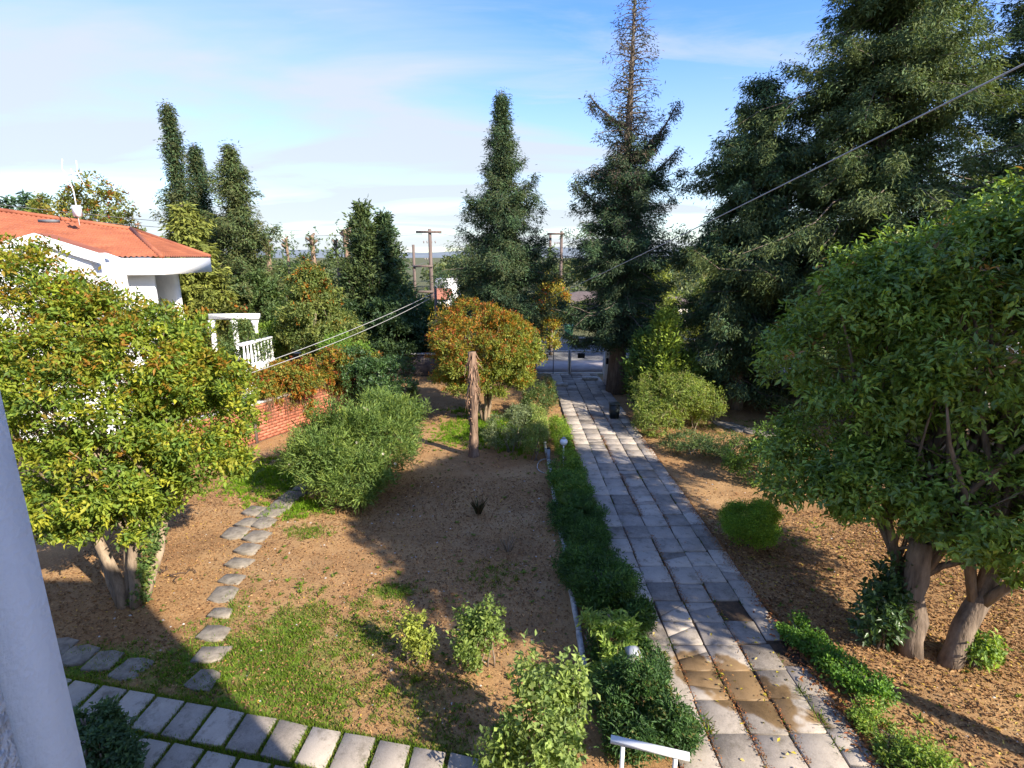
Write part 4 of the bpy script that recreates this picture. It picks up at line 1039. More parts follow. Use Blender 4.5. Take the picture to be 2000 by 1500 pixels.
# ------------------------------------------------------------------ brick wall
wa, wb = np.array([-10.9, 12.2]), np.array([-6.2, 21.2])
wd_ = wb - wa; wl = np.linalg.norm(wd_); wd_ /= wl
ang = math.atan2(wd_[1], wd_[0])
bw = thing('brick_wall', 'red brick garden wall with a pale coping, left of the oleander', 'wall', (wa[0], wa[1], 0), rz=ang)
M_MORT = noise_mat('mortar', (0.20, 0.13, 0.10), (0.33, 0.22, 0.17), 8, 0.95)
def loc_build(mb, name, mat, par, kind=None):
    me = mb.mesh(name); me.materials.append(mat); o = bpy.data.objects.new(name, me); COL.objects.link(o); o.parent = par
    if kind: o['kind'] = kind
    return o
loc_build(MB().box((0, 0, -.1), (wl, .18, 1.255)), 'core', M_MORT, bw)
loc_build(MB().box((-.03, -.05, 1.257), (wl + .03, .23, 1.32)), 'coping', M_COPING, bw)
bl, bh = .27, .104
bm_ = [MB().box((0, -.014 - .005 * q, 0), (bl - .014, -.0005, bh - .014)).mesh('brick') for q in range(3)]
for me in bm_: me.materials.append(M_BRICK)
nrow = 12; ncol = int(wl / bl)
cnt = 0; rest = MB()
for cidx in range(ncol - 1, -1, -1):
    for r_ in range(nrow):
        xx = cidx * bl + (bl / 2 if r_ % 2 else 0)
        if xx + bl > wl: continue
        if 3.4 < xx < 10.0 and cnt < 296 and r_ > 0:
            o = bpy.data.objects.new('brick', bm_[int(rng.integers(3))]); COL.objects.link(o); o.parent = bw
            o.location = (xx, 0, r_ * bh + .005); cnt += 1
        else:
            rest.box((xx, -.016, r_ * bh + .005), (xx + bl - .014, -.0005, r_ * bh + bh - .009))
loc_build(rest, 'brickwork', M_BRICK, bw, 'stuff')
for xx in (5.2, 2.0, 8.6):
    loc_build(MB().box((xx, -.05, -.1), (xx + .1, -.02, 1.25)), 'post', M_BRICK if False else M_POLE, bw)
# dry creepers hanging over it
cr_ = MB(); rc = np.random.default_rng(185)
for j in range(130):
    sx_ = 5.6 + 3.6 * rc.random(); b0 = wa + wd_ * sx_; nrm = np.array([wd_[1], -wd_[0]])
    l_ = .3 + .8 * rc.random(); o = nrm * (.1 + .12 * rc.random())
    a = np.array([b0[0] + nrm[0] * .02, b0[1] + nrm[1] * .02, 1.36]); e = a + np.array([o[0], o[1], -l_]); m_ = a + np.array([o[0], o[1], .06])
    cr_.tube([a, m_, (m_ + e) / 2 + rc.normal(size=3) * .03, e], [.006, .006, .005, .002], 3, (.9, .72, .55), cap=False)
ct = thing('dry_creeper', 'brown leafless creeper stems hanging down the front of the brick wall', 'creeper', (-7.0, 19.4, 1.36))
cr_.build('stems', M_BARK, ct, kind='stuff')

# ------------------------------------------------------------------ neighbouring house
C0 = at(316, 503, 20.0); Y0 = 20.0
C1 = at(411, 505, 24.0)
E0 = at(-260, 490, 17.5)
zE = 5.95
nh = thing('neighbour_house', 'white two storey house with a red tiled hip roof and balcony behind the left tree', 'house', (-14.5, 22, 0))
c0 = np.array([C0[0], C0[1], zE]); c1 = np.array([C1[0], C1[1], zE]); e0 = np.array([E0[0], E0[1], zE])
r2 = at(256, 449, 24.5); r1 = at(-200, 384, 23.0)
back1 = np.array([c1[0] - 7.5, c1[1] + 4.0, zE]); backe = np.array([e0[0] - 1, e0[1] + 13, zE]); r1b = r1 + (-1., 2., 0)
def quadroof(name, A, B, C_, D, rib=.17):
    """eave A-B, ridge D-C; ribbed pan tiles as real corrugation running up the slope"""
    A, B, C_, D = [np.array(q, float) for q in (A, B, C_, D)]
    w = np.linalg.norm(B - A); m = max(6, int(w / rib)) * 2
    nrm = unit(np.cross(B - A, D - A)); nrm = nrm if nrm[2] > 0 else -nrm
    s = np.linspace(0, 1, m + 1)[:, None]; rows_ = 16; V = []
    for k in range(rows_ + 1):
        tt = k / rows_
        lo = A + (B - A) * s; hi = D + (C_ - D) * s
        p = lo * (1 - tt) + hi * tt
        p = p + nrm * (np.where(np.arange(m + 1) % 2, .035, -.02)[:, None])
        V.append(p + nrm * .0); V.append(p + nrm * .022)
    V = V[1:-1]
    kk = len(V); V = np.concatenate(V); i = (np.arange(kk - 1)[:, None] * (m + 1) + np.arange(m)[None]).ravel()
    return MB().add(V, np.stack([i, i + 1, i + m + 2, i + m + 1], 1)).build(name, M_ROOF, nh)
quadroof('roof', e0, c0, r2, r1)
quadroof('roof', c0, c1, (r2 * .98 + c1 * .02), r2)
MB().poly([c1, back1, r2]).poly([back1, backe, r1b, r2]).poly([backe, e0, r1, r1b]).poly([r1, r2, r1b]).build('roof_back', M_ROOF, nh)
cap_ = MB()
cap_.tube([c0 + (0, 0, .03), r2 + (0, 0, .05)], .09, 6).tube([r2 + (0, 0, .05), r1 + (0, 0, .05)], .09, 6).tube([c1 + (0, 0, .03), r2 + (0, 0, .05)], .09, 6)
cap_.build('ridge_tiles', M_ROOF, nh)
def wallquad(a, b, z0, z1, inset=0):
    return [(a[0], a[1], z0), (b[0], b[1], z0), (b[0], b[1], z1), (a[0], a[1], z1)]
fa = MB()
def prism(mb, a, b, z0, z1, th):
    a = np.array(a[:2]); b = np.array(b[:2]); d = (b - a) / np.linalg.norm(b - a); nn = np.array([-d[1], d[0]]) * th
    v = [(*a, z0), (*b, z0), (*(b + nn), z0), (*(a + nn), z0), (*a, z1), (*b, z1), (*(b + nn), z1), (*(a + nn), z1)]
    return mb.add(v, [(0, 3, 2, 1), (4, 5, 6, 7), (0, 1, 5, 4), (1, 2, 6, 5), (2, 3, 7, 6), (3, 0, 4, 7)])
prism(fa, e0, c0, zE - .62, zE - .03, .25); prism(fa, c0, c1, zE - .62, zE - .03, .25); prism(fa, c1, back1, zE - .62, zE - .03, .25)
# underside of the eaves
fa.poly([(e0[0], e0[1], zE - .55), (c0[0], c0[1], zE - .55), (c1[0], c1[1], zE - .55), (back1[0], back1[1], zE - .55), (backe[0], backe[1], zE - .55)])
fa.build('fascia', M_WHITE, nh)
ctr = (e0 + c0 + c1 + back1) / 4
ins = lambda p, f=.10: p + (ctr - p) / np.linalg.norm((ctr - p)[:2]) * f * 8
w0, w1, we, wb1 = ins(c0), ins(c1, .12), ins(e0, .1), ins(back1)
hw = MB(); dv = (w1 - w0)[:2] / np.linalg.norm((w1 - w0)[:2]); iv_ = np.array([-dv[1], dv[0], 0]) * 1.7
prism(hw, we, w0, 0, zE - .5, .25); prism(hw, w0 + iv_, w1 + iv_, 0, zE - .5, .25); prism(hw, w0, w1, 0, 2.74, .25); prism(hw, w1 + iv_ * .2, wb1, 0, zE - .5, .25)
prism(hw, np.array([we[0] - 1, we[1] + 9, 0]), we, 0, zE - .5, .25)
hw.build('wall', M_STUCCO, nh)
d01 = (w1 - w0)[:2]; l01 = np.linalg.norm(d01); d01 = d01 / l01; n01 = np.array([d01[1], -d01[0]])
def onface(s, z, o=0): return np.array([*(w0[:2] + d01 * s + n01 * o), z])
def facebox(mb, s0, s1, z0, z1, o0, o1):
    v = [onface(s, z, o) for z in (z0, z1) for (s, o) in ((s0, o0), (s1, o0), (s1, o1), (s0, o1))]
    return mb.add(v, [(0, 3, 2, 1), (4, 5, 6, 7), (0, 1, 5, 4), (1, 2, 6, 5), (2, 3, 7, 6), (3, 0, 4, 7)])
win = facebox(MB(), .25, l01 - .3, 3.2, 5.1, -1.698, -1.65).build('window', M_WHITE, nh)
for s0, s1 in ((.45, l01 / 2 - .1), (l01 / 2, l01 - .6)):
    facebox(MB(), s0, s1, 3.25, 5.02, -1.648, -1.62).build('shutter', M_GLASS, win)
bs = facebox(MB(), -.2, l01 + .3, 2.75, 2.95, -1.69, .75).build('balcony_slab', M_WHITE, nh)
facebox(MB(), -.2, l01 + .3, 3.72, 3.80, .60, .73).build('balcony_rail', M_WHITE, bs)
for k in range(16):
    s = -.15 + k * (l01 + .35) / 15
    p = onface(s, 0, .665)
    MB().tube([(p[0], p[1], 2.95), (p[0], p[1], 3.1), (p[0], p[1], 3.3), (p[0], p[1], 3.5), (p[0], p[1], 3.72)], [.05, .075, .085, .04, .055], 8).build('baluster', M_WHITE, bs)
# gabled bay on the front, its white fascia rising to a point above the tree
g0 = at(-70, 492, 16.6); g1 = at(192, 494, 17.4); gp_ = at(66, 455, 16.9)
gb = MB()
def slabpoly(mb, pts, off):
    a = np.array(pts); b = a + off; n = len(a)
    mb.poly(a[::-1]); mb.poly(b)
    for k in range(n): mb.poly([a[k], a[(k + 1) % n], b[(k + 1) % n], b[k]])
dn = np.array([0, 0, -.32])
gd = np.array([-.5, 2.6, 0])
slabpoly(gb, [g0 + dn, gp_ + dn, gp_, g0], gd * .12); slabpoly(gb, [gp_ + dn, g1 + dn, g1, gp_], gd * .12)
gb.build('gable_fascia', M_WHITE, nh)
gw = MB(); slabpoly(gw, [np.array([g0[0] + .35, g0[1] + .1, 0]), np.array([g1[0] - .35, g1[1] + .1, 0]), np.array([g1[0] - .35, g1[1] + .1, g1[2] - .2]), gp_ + (0, .1, -.25), np.array([g0[0] + .35, g0[1] + .1, g0[2] - .2])], gd * .8)
gw.build('bay_wall', M_STUCCO, nh)
MB().poly([g0 + (0, .02, .01), gp_ + (0, .02, .01), gp_ + gd * .35, g0 + gd * .35]).poly([gp_ + (0, .02, .01), g1 + (0, .02, .01), g1 + gd * .35, gp_ + gd * .35]).build('gable_roof', M_ROOF, nh)
# skylight and aerial
sk0 = at(92, 436, 20.3)
slw = MB().box((-.28, -.05, -.03), (.28, .25, .07), M=lambda v: v + sk0 + (0, 0, .06)).build('skylight', M_GATEDARK, nh)
ab = at(152, 420, 22.5)
an_ = thing('aerial', 'white television aerial on a mast with a small box on the red roof', 'aerial', ab - (0, 0, .3))
mb = MB(); mb.tube([ab - (0, 0, .4), ab + (0, 0, .9), ab + (-.12, 0, 1.45), ab + (-.30, 0, 1.75), ab + (-.22, 0, 2.1)], .02, 6)
mb.build('mast', M_WHITE, an_)
mb = MB(); mb.tube([ab + (-.1, 0, 1.5), ab + (.45, 0, 1.62)], .014, 5).tube([ab + (.32, 0, 2.05), ab + (.28, 0, 1.6), ab + (.48, 0, 1.15)], .016, 5).tube([ab + (.05, 0, 1.75), ab + (.1, 0, 1.45)], .012, 5)
mb.build('dipole', M_WHITE, an_)
MB().box((-.13, -.09, 0), (.13, .09, .42), M=lambda v: v + ab - (0, 0, .05)).build('junction_box', M_WHITE, an_)
# veranda with columns and balustrade, right of the house
v0 = at(455, 612, 23.0); v1 = at(503, 612, 24.2)
ver = thing('veranda', 'white columned veranda frame with balustrade beside the neighbour house', 'veranda', (v1[0], v1[1], 0))
zb = 1.1
MB().box((v0[0] - 1.6, v1[1] - .25, v1[2] - .24), (v1[0] + .12, v1[1] + .0, v1[2])).build('beam', M_WHITE, ver)
for px, yy in ((499, 24.08), (459, 24.08), (415, 24.08)):
    p = at(px, 640, yy)
    MB().tube([(p[0], yy, .0), (p[0], yy, 1.25), (p[0], yy, 1.3), (p[0], yy, v1[2] - .5), (p[0], yy, v1[2] - .3)], [.17, .17, .12, .11, .17], 10).build('column', M_WHITE, ver)
b0 = at(478, 722, 20.6); b1 = at(538, 712, 22.6)
pl = MB(); prism(pl, b0, b1, 0, b0[2] + .12, .3); pl.build('plinth', M_WHITE, ver)
rl = MB(); prism(rl, b0 + (-.0, .0, 0), b1, b0[2] + .92, b0[2] + 1.02, .22); rl.build('handrail', M_WHITE, ver)
for k in range(9):
    p = b0 + (b1 - b0) * (k + .3) / 9 + (-.05, .12, 0); z = b0[2] + .12
    MB().tube([(p[0], p[1], z), (p[0], p[1], z + .2), (p[0], p[1], z + .38), (p[0], p[1], z + .62), (p[0], p[1], z + .8)], [.035, .06, .055, .03, .04], 8).build('baluster', M_WHITE, ver)

# ------------------------------------------------------------------ gate, boundary wall, street things
gz = thing('driveway_gate', 'closed pale grey metal gate of thin vertical bars with a small black box', 'gate', (3.0, 27.0, 0))
GX0, GX1, GY, GT = 1.2, 4.72, 27.0, 1.30
for x0, x1 in ((GX0, 2.93), (2.97, GX1)):
    fr = MB().box((x0, GY, .10), (x0 + .06, GY + .05, GT)).box((x1 - .06, GY, .10), (x1, GY + .05, GT)).box((x0 + .061, GY, .10), (x1 - .061, GY + .05, .17)).box((x0 + .061, GY, GT - .07), (x1 - .061, GY + .05, GT))
    lf = fr.build('leaf_frame', M_GATE, gz)
    ba = MB()
    xx = x0 + .09
    while xx < x1 - .08:
        ba.box((xx, GY + .008, .172), (xx + .052, GY + .04, GT - .072)); xx += .078
    b_ = ba.build('bars', M_GATE, lf, kind='stuff')
MB().box((2.10, GY - .01, .1), (2.14, GY - .002, GT)).build('stile', M_GATEDARK, gz)
MB().box((2.935, GY - .01, .02), (2.965, GY + .06, GT + .02)).build('centre_post', M_GATEDARK, gz)
MB().box((3.35, GY - .03, .92), (3.72, GY - .003, 1.18)).build('letter_box', M_BLACK, gz)
MB().box((1.5, GY - .03, .95), (1.82, GY - .003, 1.15)).build('latch_box', M_GATEDARK, gz)
gt_ = MB().box((1.3, 26.5, 0), (4.5, 26.56, .012)); gt_.box((3.2, 25.7, 0), (4.5, 25.8, .02))
pi = thing('gate_pillar', 'pale rendered gate pillar half hidden by the big trunk, with an intercom box', 'pillar', (4.62, 25.3, 0))
MB().box((4.45, 25.1, -.05), (4.95, 25.55, 1.75)).build('shaft', M_STUCCO, pi)
MB().box((4.40, 25.05, 1.752), (5.0, 25.6, 1.85)).build('cap', M_COPING, pi)
MB().box((4.47, 25.04, 1.0), (4.58, 25.098, 1.28)).build('intercom', M_BLACK, pi)
# threshold blocks
for i, (px, py, w, d, lab) in enumerate(((1152, 743, .75, .30, 'pale loose concrete block lying before the gate'), (1092, 755, .8, .28, 'pale concrete block on the path left of the loose block'))):
    p = gr(px, py)
    tag(MB().box((p[0] - w / 2, p[1] - d / 2, .03), (p[0] + w / 2, p[1] + d / 2, .17)).build('concrete_block', M_COPING, origin=p), lab, 'block')
# right boundary wall (dark, in shade) with pale coping
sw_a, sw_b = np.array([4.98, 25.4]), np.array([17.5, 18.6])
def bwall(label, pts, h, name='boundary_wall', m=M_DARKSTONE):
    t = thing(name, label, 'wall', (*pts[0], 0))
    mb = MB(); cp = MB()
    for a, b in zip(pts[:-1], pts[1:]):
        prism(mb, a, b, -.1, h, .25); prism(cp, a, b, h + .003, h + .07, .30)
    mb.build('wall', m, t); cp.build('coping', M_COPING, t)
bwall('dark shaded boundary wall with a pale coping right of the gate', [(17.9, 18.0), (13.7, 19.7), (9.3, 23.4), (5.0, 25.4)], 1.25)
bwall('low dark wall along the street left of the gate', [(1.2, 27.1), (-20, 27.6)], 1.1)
# street furniture seen through the gap: a blue and a light green recycling bin, low fence rail
def wheelie(label, p, m, h=1.1):
    t = thing('wheeled_bin', label, 'bin', p)
    MB().add([(p[0] + x * s, p[1] + y * s, p[2] + z) for z, s in ((.08, .8), (h * .85, 1)) for x, y in ((-.3, -.3), (.3, -.3), (.3, .3), (-.3, .3))],
             [(0, 3, 2, 1), (4, 5, 6, 7), (0, 1, 5, 4), (1, 2, 6, 5), (2, 3, 7, 6), (3, 0, 4, 7)]).build('body', m, t)
    lid = MB().add([(p[0] + x, p[1] + y, p[2] + z) for x, y, z in ((-.33, -.36, h * .855), (.33, -.36, h * .855), (.33, .33, h * .855), (-.33, .33, h * .855), (-.33, -.34, h * .9), (.33, -.34, h * .9), (.33, .3, h), (-.33, .3, h))],
             [(0, 3, 2, 1), (4, 5, 6, 7), (0, 1, 5, 4), (1, 2, 6, 5), (2, 3, 7, 6), (3, 0, 4, 7)]); lid.build('lid', m, t)
    for sx in (-.27, .27):
        MB().tube([(p[0] + sx - .03, p[1] + .28, p[2] + .1), (p[0] + sx + .03, p[1] + .28, p[2] + .1)], .1, 10).build('wheel', M_RUBBER, t)
wheelie('blue street bin beyond the gate beside the globe tree', np.array([2.55, 38.3, .12]), M_BLUE, 1.25)
wheelie('light green street bin beyond the gate', np.array([4.1, 38.6, .12]), M_GREEN, 1.1)
# low building and wall across the street
fbk = thing('street_house', 'low cream house across the street glimpsed through the gate trees', 'house', (8, 48, 0))
MB().box((3.0, 46, 0), (16, 52, 2.0)).build('wall', M_FAR, fbk)
MB().add([(2.6, 45.6, 2.0), (16.4, 45.6, 2.0), (16.4, 52.4, 2.0), (2.6, 52.4, 2.0), (6, 49, 2.9), (13, 49, 2.9)], [(0, 1, 5, 4), (2, 3, 4, 5)]).add([(2.6, 45.6, 2.0), (16.4, 45.6, 2.0), (16.4, 52.4, 2.0), (2.6, 52.4, 2.0), (6, 49, 2.9), (13, 49, 2.9)], [(1, 2, 5), (3, 0, 4)]).build('roof', M_POLE, fbk)
for xx in (4.2, 7.2, 11.5):
    MB().box((xx, 45.95, .7), (xx + 1.2, 45.995, 1.6)).build('window', M_WIN, fbk)
p = at(862, 545, 62)
fh = thing('far_house', 'far white house with a red roof beside the utility pole', 'house', (p[0], 62, 0))
MB().box((p[0] - .7, 62, 0), (p[0] + 1.6, 68, p[2])).build('wall', M_WHITE, fh)
MB().box((p[0] - .4, 61.93, p[2] - 1.7), (p[0] + .3, 61.98, p[2] - .8)).build('window', M_WIN, fh)
q = at(858, 572, 58)
fh2 = thing('far_house', 'far red roofed low house in front of the white one beside the utility pole', 'house', (q[0], 57, 0))
MB().box((q[0] - .4, 56, 0), (q[0] + 1.1, 59.9, q[2] - .5)).build('wall', M_FAR, fh2)
MB().add([(q[0] - .6, 55.7, q[2] - .5), (q[0] + 1.3, 55.7, q[2] - .5), (q[0] + 1.3, 60.2, q[2] - .5), (q[0] - .6, 60.2, q[2] - .5), (q[0] - .6, 58, q[2] + .5), (q[0] + 1.3, 58, q[2] + .5)], [(0, 1, 5, 4), (2, 3, 4, 5)]).build('roof', M_FARRED, fh2)

# ------------------------------------------------------------------ utility poles and cables
def insul(mb, p, s=1.0): mb.tube([p, p + (0, 0, .08 * s), p + (0, 0, .12 * s), p + (0, 0, .22 * s), p + (0, 0, .27 * s)], [.025 * s, .03 * s, .075 * s, .07 * s, .02 * s], 6)
def pole(label, px, py, pb_, Yy, r=.12, arms=()):
    p = at(px, py, Yy); t = thing('utility_pole', label, 'utility pole', (p[0], Yy, 0), 'wooden utility poles')
    MB().tube([(p[0], Yy, -.1), (p[0], Yy, p[2])], [r * 1.25, r], 9).build('pole', M_POLE, t)
    for (dz, x0, x1, ins_) in arms:
        ar = MB().box((p[0] + x0, Yy - r - .1, p[2] - dz - .09), (p[0] + x1, Yy - r - .005, p[2] - dz + .09)).build('crossarm', M_POLE, t)
        for xi in ins_:
            m_ = MB(); insul(m_, np.array([p[0] + xi, Yy - r - .05, p[2] - dz + .09]), 1.6); m_.build('insulator', M_PORC, ar)
    return p
pA = pole('tall brown utility pole with a wide crossarm right of the cypress pair', 839, 447, 560, 46, .14, ((.25, -1.1, 1.0, (-1.0, -.45, .3, .9)), (3.0, -1.5, .2, (-.9, -.5)), (5.1, -1.6, .2, ())))
pB = pole('shorter brown utility pole linked by crossbars left of the tall one', 807, 478, 560, 46, .11)
pC = pole('right utility pole of the linked pair between the two tall cypresses', 1097, 452, 520, 52, .13, ((.22, -1.35, .25, (-1.3, -1.0, -.7, -.4, -.1)),))
pD = pole('left utility pole of the linked pair between the two tall cypresses', 1075, 456, 520, 52.4, .12)
def cable(label, a, b, r, sag, mat=M_CABLE, name='overhead_cable', group=None, k=24):
    a = np.array(a, float); b = np.array(b, float); s = np.linspace(0, 1, k)[:, None]
    pt = a + (b - a) * s; pt[:, 2] -= (4 * sag * s * (1 - s))[:, 0]
    o = MB().tube(pt, r, 5).build(name, mat, origin=a, smooth=True)
    tag(o, label, 'cable', group)
pole('short weathered pole behind the globe tree where the pair of cables ends', 850, 560, 600, 27.1, .07)
cA = at(2000, 130, 6.0); cA0 = cA + (cA - at(1480, 400, 13)) * .25
cable('thick pale cable running down from the upper right in front of the conifers', at(2080, 85, 5.2), at(1020, 603, 32), .0105, .12)
cable('upper of the two pale cables slanting down in front of the loose olive tree', at(850, 571, 27.0), at(440, 735, 15.0), .011, .15, group='pair of cables to the left')
cable('lower of the two pale cables slanting down in front of the loose olive tree', at(850, 577, 27.0), at(470, 735, 15.5), .011, .22, group='pair of cables to the left')
cable('upper thin wire crossing in front of the conifers from the tall pole', at(825, 456, 45.8), at(-120, 385, 30), .015, .5, M_THINWIRE, group='thin street wires')
cable('second thin wire crossing in front of the conifers below the upper one', at(825, 458, 45.8), at(-120, 400, 30), .015, .6, M_THINWIRE, group='thin street wires')
cable('thin wire leading right from the tall pole towards the linked poles', at(855, 455, 45.8), at(1072, 458, 52), .012, .5, M_THINWIRE, group='thin street wires')
cable('low thin wire from the shorter pole to the left', at(832, 512, 45.8), at(620, 542, 31), .014, .3, M_THINWIRE, group='thin street wires')
cable('low thin wire passing behind the dead topped cypress', at(1040, 497, 50), at(1480, 500, 50), .02, .2, M_THINWIRE, group='thin street wires')

# ------------------------------------------------------------------ small garden things
bp_ = gr(1199, 818)
bn = thing('litter_bin', 'small dark green square bin on the right side of the path', 'bin', bp_)
def frust(p, w0, w1, z0, z1, d0=None, d1=None):
    d0 = d0 or w0; d1 = d1 or w1
    return MB().add([(p[0] + x * w, p[1] + y * d, z) for z, w, d in ((z0, w0, d0), (z1, w1, d1)) for x, y in ((-.5, -.5), (.5, -.5), (.5, .5), (-.5, .5))],
                    [(0, 3, 2, 1), (4, 5, 6, 7), (0, 1, 5, 4), (1, 2, 6, 5), (2, 3, 7, 6), (3, 0, 4, 7)])
frust(bp_, .30, .36, .03, .58).build('body', M_BIN, bn); frust(bp_, .39, .38, .583, .62).build('rim', M_BIN, bn)
# white globe lamp on a thin stem
lp = gr(1100, 908); lt_ = thing('garden_lamp', 'small white globe garden lamp on a thin stem in the bright hedge', 'lamp', lp)
MB().tube([(lp[0], lp[1], -.05), (lp[0], lp[1], .62)], .022, 8).build('stem', M_WHITE, lt_)
gm = MB(); a = np.linspace(0, math.pi, 8); gm.tube(np.stack([np.full(8, lp[0]), np.full(8, lp[1]), .72 - .11 * np.cos(a)], 1), .112 * np.sin(a) + .004, 12); gm.build('globe', M_LAMPG, lt_, smooth=True)
MB().tube([(lp[0], lp[1], .82), (lp[0], lp[1], .86)], [.07, .03], 10).build('cap', M_GREY, lt_)
# grey lantern in the dark conifer shrub
lp = gr(1232, 1345); ln_ = thing('garden_lantern', 'square grey lantern lamp half hidden under the light green arching shrub', 'lamp', lp)
frust(lp, .06, .06, -.05, .42).build('post', M_GREY, ln_); frust(lp, .12, .17, .422, .60).build('lamp_glass', M_LAMPG, ln_); frust(lp, .21, .08, .603, .68).build('cap', M_GREY, ln_)
# grey tap post and hose
lp = gr(1071, 902); tp_ = thing('tap_post', 'short pale post standing at the end of the kerb beside the clipped bush', 'post', lp)
frust(lp, .09, .09, -.05, .42).build('shaft', M_GREY, tp_); frust(lp, .11, .05, .422, .46).build('cap', M_BLACK, tp_)
hp = gr(1068, 915); a = np.linspace(0.6, 5.2, 16)
ho = MB().tube(np.stack([hp[0] + .28 * np.cos(a), hp[1] + .55 * np.sin(a), .03 + .05 * np.abs(np.sin(a))], 1), .014, 6).build('hose', M_COPING, origin=hp, smooth=True)
tag(ho, 'pale loop of garden hose lying by the end of the kerb', 'hose')
# stair rail at the bottom edge, and the landing below it
r0, r1_ = gr(1193, 1441, 1.2), gr(1347, 1476, 1.2)
rt2 = thing('stair_rail', 'white metal stair handrail on two posts at the bottom edge', 'handrail', (r0[0], r0[1], 0))
dd = unit(r1_ - r0); nn = np.array([-dd[1], dd[0], 0]) * .035
tr_ = MB(); v = []
for z in (1.165, 1.205):
    for e, s in ((r0, 1), (r1_, 1), (r1_, -1), (r0, -1)): v.append((e[0] + nn[0] * s, e[1] + nn[1] * s, z))
tr_.add(v, [(0, 3, 2, 1), (4, 5, 6, 7), (0, 1, 5, 4), (1, 2, 6, 5), (2, 3, 7, 6), (3, 0, 4, 7)]); tr_.build('handrail', M_METAL, rt2)
for s in (.16, .83):
    p = r0 + (r1_ - r0) * s
    MB().box((p[0] - .018, p[1] - .018, .1), (p[0] + .018, p[1] + .018, 1.163)).build('post', M_METAL, rt2)
tag(MB().box((.95, 3.0, -.1), (1.98, 5.05, .09)).build('landing', M_CONC), kind='structure')

# ------------------------------------------------------------------ grass and fallen leaves
rng = np.random.default_rng(200)
def on_path(x, y): return (x > 1.98) & (x < 4.47)
def blades(n, name, x0, x1, y0, y1, h, seed, cols_, near=1):
    rg_ = np.random.default_rng(seed)
    nt_ = n // 14; tq = np.repeat(np.arange(nt_), 14); n = len(tq)
    x = x0 + (x1 - x0) * rg_.random(nt_); y = y0 + (y1 - y0) * rg_.random(nt_)
    sz = (.02 + .05 * rg_.random(nt_) ** 2)[tq]; th = (.55 + .9 * rg_.random(nt_) ** 2)[tq]
    m = grass_mask(x, y) * (.35 + 1.1 * vnoise(x, y, 30, 7.0)); kt = (rg_.random(nt_) < m * 1.15)[tq]
    x = x[tq] + sz * rg_.normal(size=n); y = y[tq] + sz * rg_.normal(size=n)
    k = kt & ~on_path(x, y)
    for (wx, wd, rw) in WALK:
        dy = y - walk_pt(np.full(n, wx), rw)
        lx = x - dy * .08 - wx
        k &= ~((lx > .012) & (lx < wd - .012) & (y - walk_pt(wx + lx, rw) < -.012) & (y - walk_pt(wx + lx, rw) > -.50))
    x, y, th = x[k], y[k], th[k]; n = len(x)
    P = np.stack([x, y, ground_z(x, y) - .005], 1)
    D = unit(np.array([0, 0, 1.]) + .55 * rg_.normal(size=(n, 3)) * (1, 1, .2))
    mb = MB(); hh = h * (.5 + rg_.random(n)) * th; sd_ = unit(np.cross(D, rdir(rg_, n))) * (.006 + .005 * rg_.random((n, 1))) * near
    tipp = P + D * hh[:, None] + sd_ * rg_.normal(size=(n, 1))
    v = np.stack([P - sd_, P + sd_, tipp], 1).reshape(-1, 3)
    c = pick(rg_, cols_, n) * (.75 + .5 * rg_.random((n, 1)))
    mb.add(v, np.arange(3 * n).reshape(-1, 3), np.repeat(c, 3, 0))
    tag(mb.build(name, M_GRASS), kind='stuff')
GC = [((.13, .215, .02), 4), ((.17, .25, .025), 3), ((.07, .125, .018), 2), ((.26, .22, .08), 1.4)]
blades(230000, 'grass', -8, 0.9, 4.9, 11.5, .06, 201, GC)
def joint_blades(n, seed):
    rg_ = np.random.default_rng(seed)
    x = -7.5 + 8 * rg_.random(n); y = walk_pt(x, 0) + .06 - 1.3 * rg_.random(n)
    k = (rg_.random(n) < np.clip(1.25 * vnoise(x, y, 33, 2.2) - .12 + .25 * (x < -1.5), 0, 1) * np.clip((1.2 - x) / 2.5, .15, 1))
    for (wx, wd, rw) in WALK:
        lx = x - (y - walk_pt(np.full(n, wx), rw)) * .08 - wx; dd_ = y - walk_pt(wx + lx, rw)
        k &= ~((lx > .012) & (lx < wd - .012) & (dd_ < -.012) & (dd_ > -.50))
    x, y = x[k], y[k]; n = len(x)
    P = np.stack([x, y, np.full(n, -.02)], 1); D = unit(np.array([0, 0, 1.]) + .5 * rg_.normal(size=(n, 3)) * (1, 1, .2))
    sd_ = unit(np.cross(D, rdir(rg_, n))) * .009; hh = .055 + .05 * rg_.random((n, 1))
    mb = MB().add(np.stack([P - sd_, P + sd_, P + D * hh], 1).reshape(-1, 3), np.arange(3 * n).reshape(-1, 3), np.repeat(pick(rg_, GC, n) * (.75 + .5 * rg_.random((n, 1))), 3, 0))
    tag(mb.build('grass', M_GRASS), kind='stuff')
joint_blades(90000, 204)
rw_ = np.random.default_rng(205); wb_ = MB()
for wx, wy, nn_, hh_ in [(2.53, 5.75, 60, .13), (2.57, 5.72, 40, .1), (4.07, 6.35, 40, .12), (4.07, 5.9, 50, .12), (4.06, 5.5, 30, .1)] + [((2.52, 3.04, 3.58, 4.07)[rw_.integers(4)], 5.5 + 13 * rw_.random(), 22, .06) for _ in range(70)]:
    P = np.stack([wx + .025 * rw_.normal(size=nn_), wy + .07 * rw_.normal(size=nn_), np.full(nn_, .0)], 1)
    D = unit(np.array([0, 0, 1.]) + .7 * rw_.normal(size=(nn_, 3)) * (1, 1, .2))
    leaves(wb_, P, D, rdir(rw_, nn_), hh_ * (.5 + .8 * rw_.random(nn_)), .012, pick(rw_, GC, nn_) * (.6 + .5 * rw_.random((nn_, 1))))
tag(wb_.build('path_weeds', M_GRASS), kind='stuff')
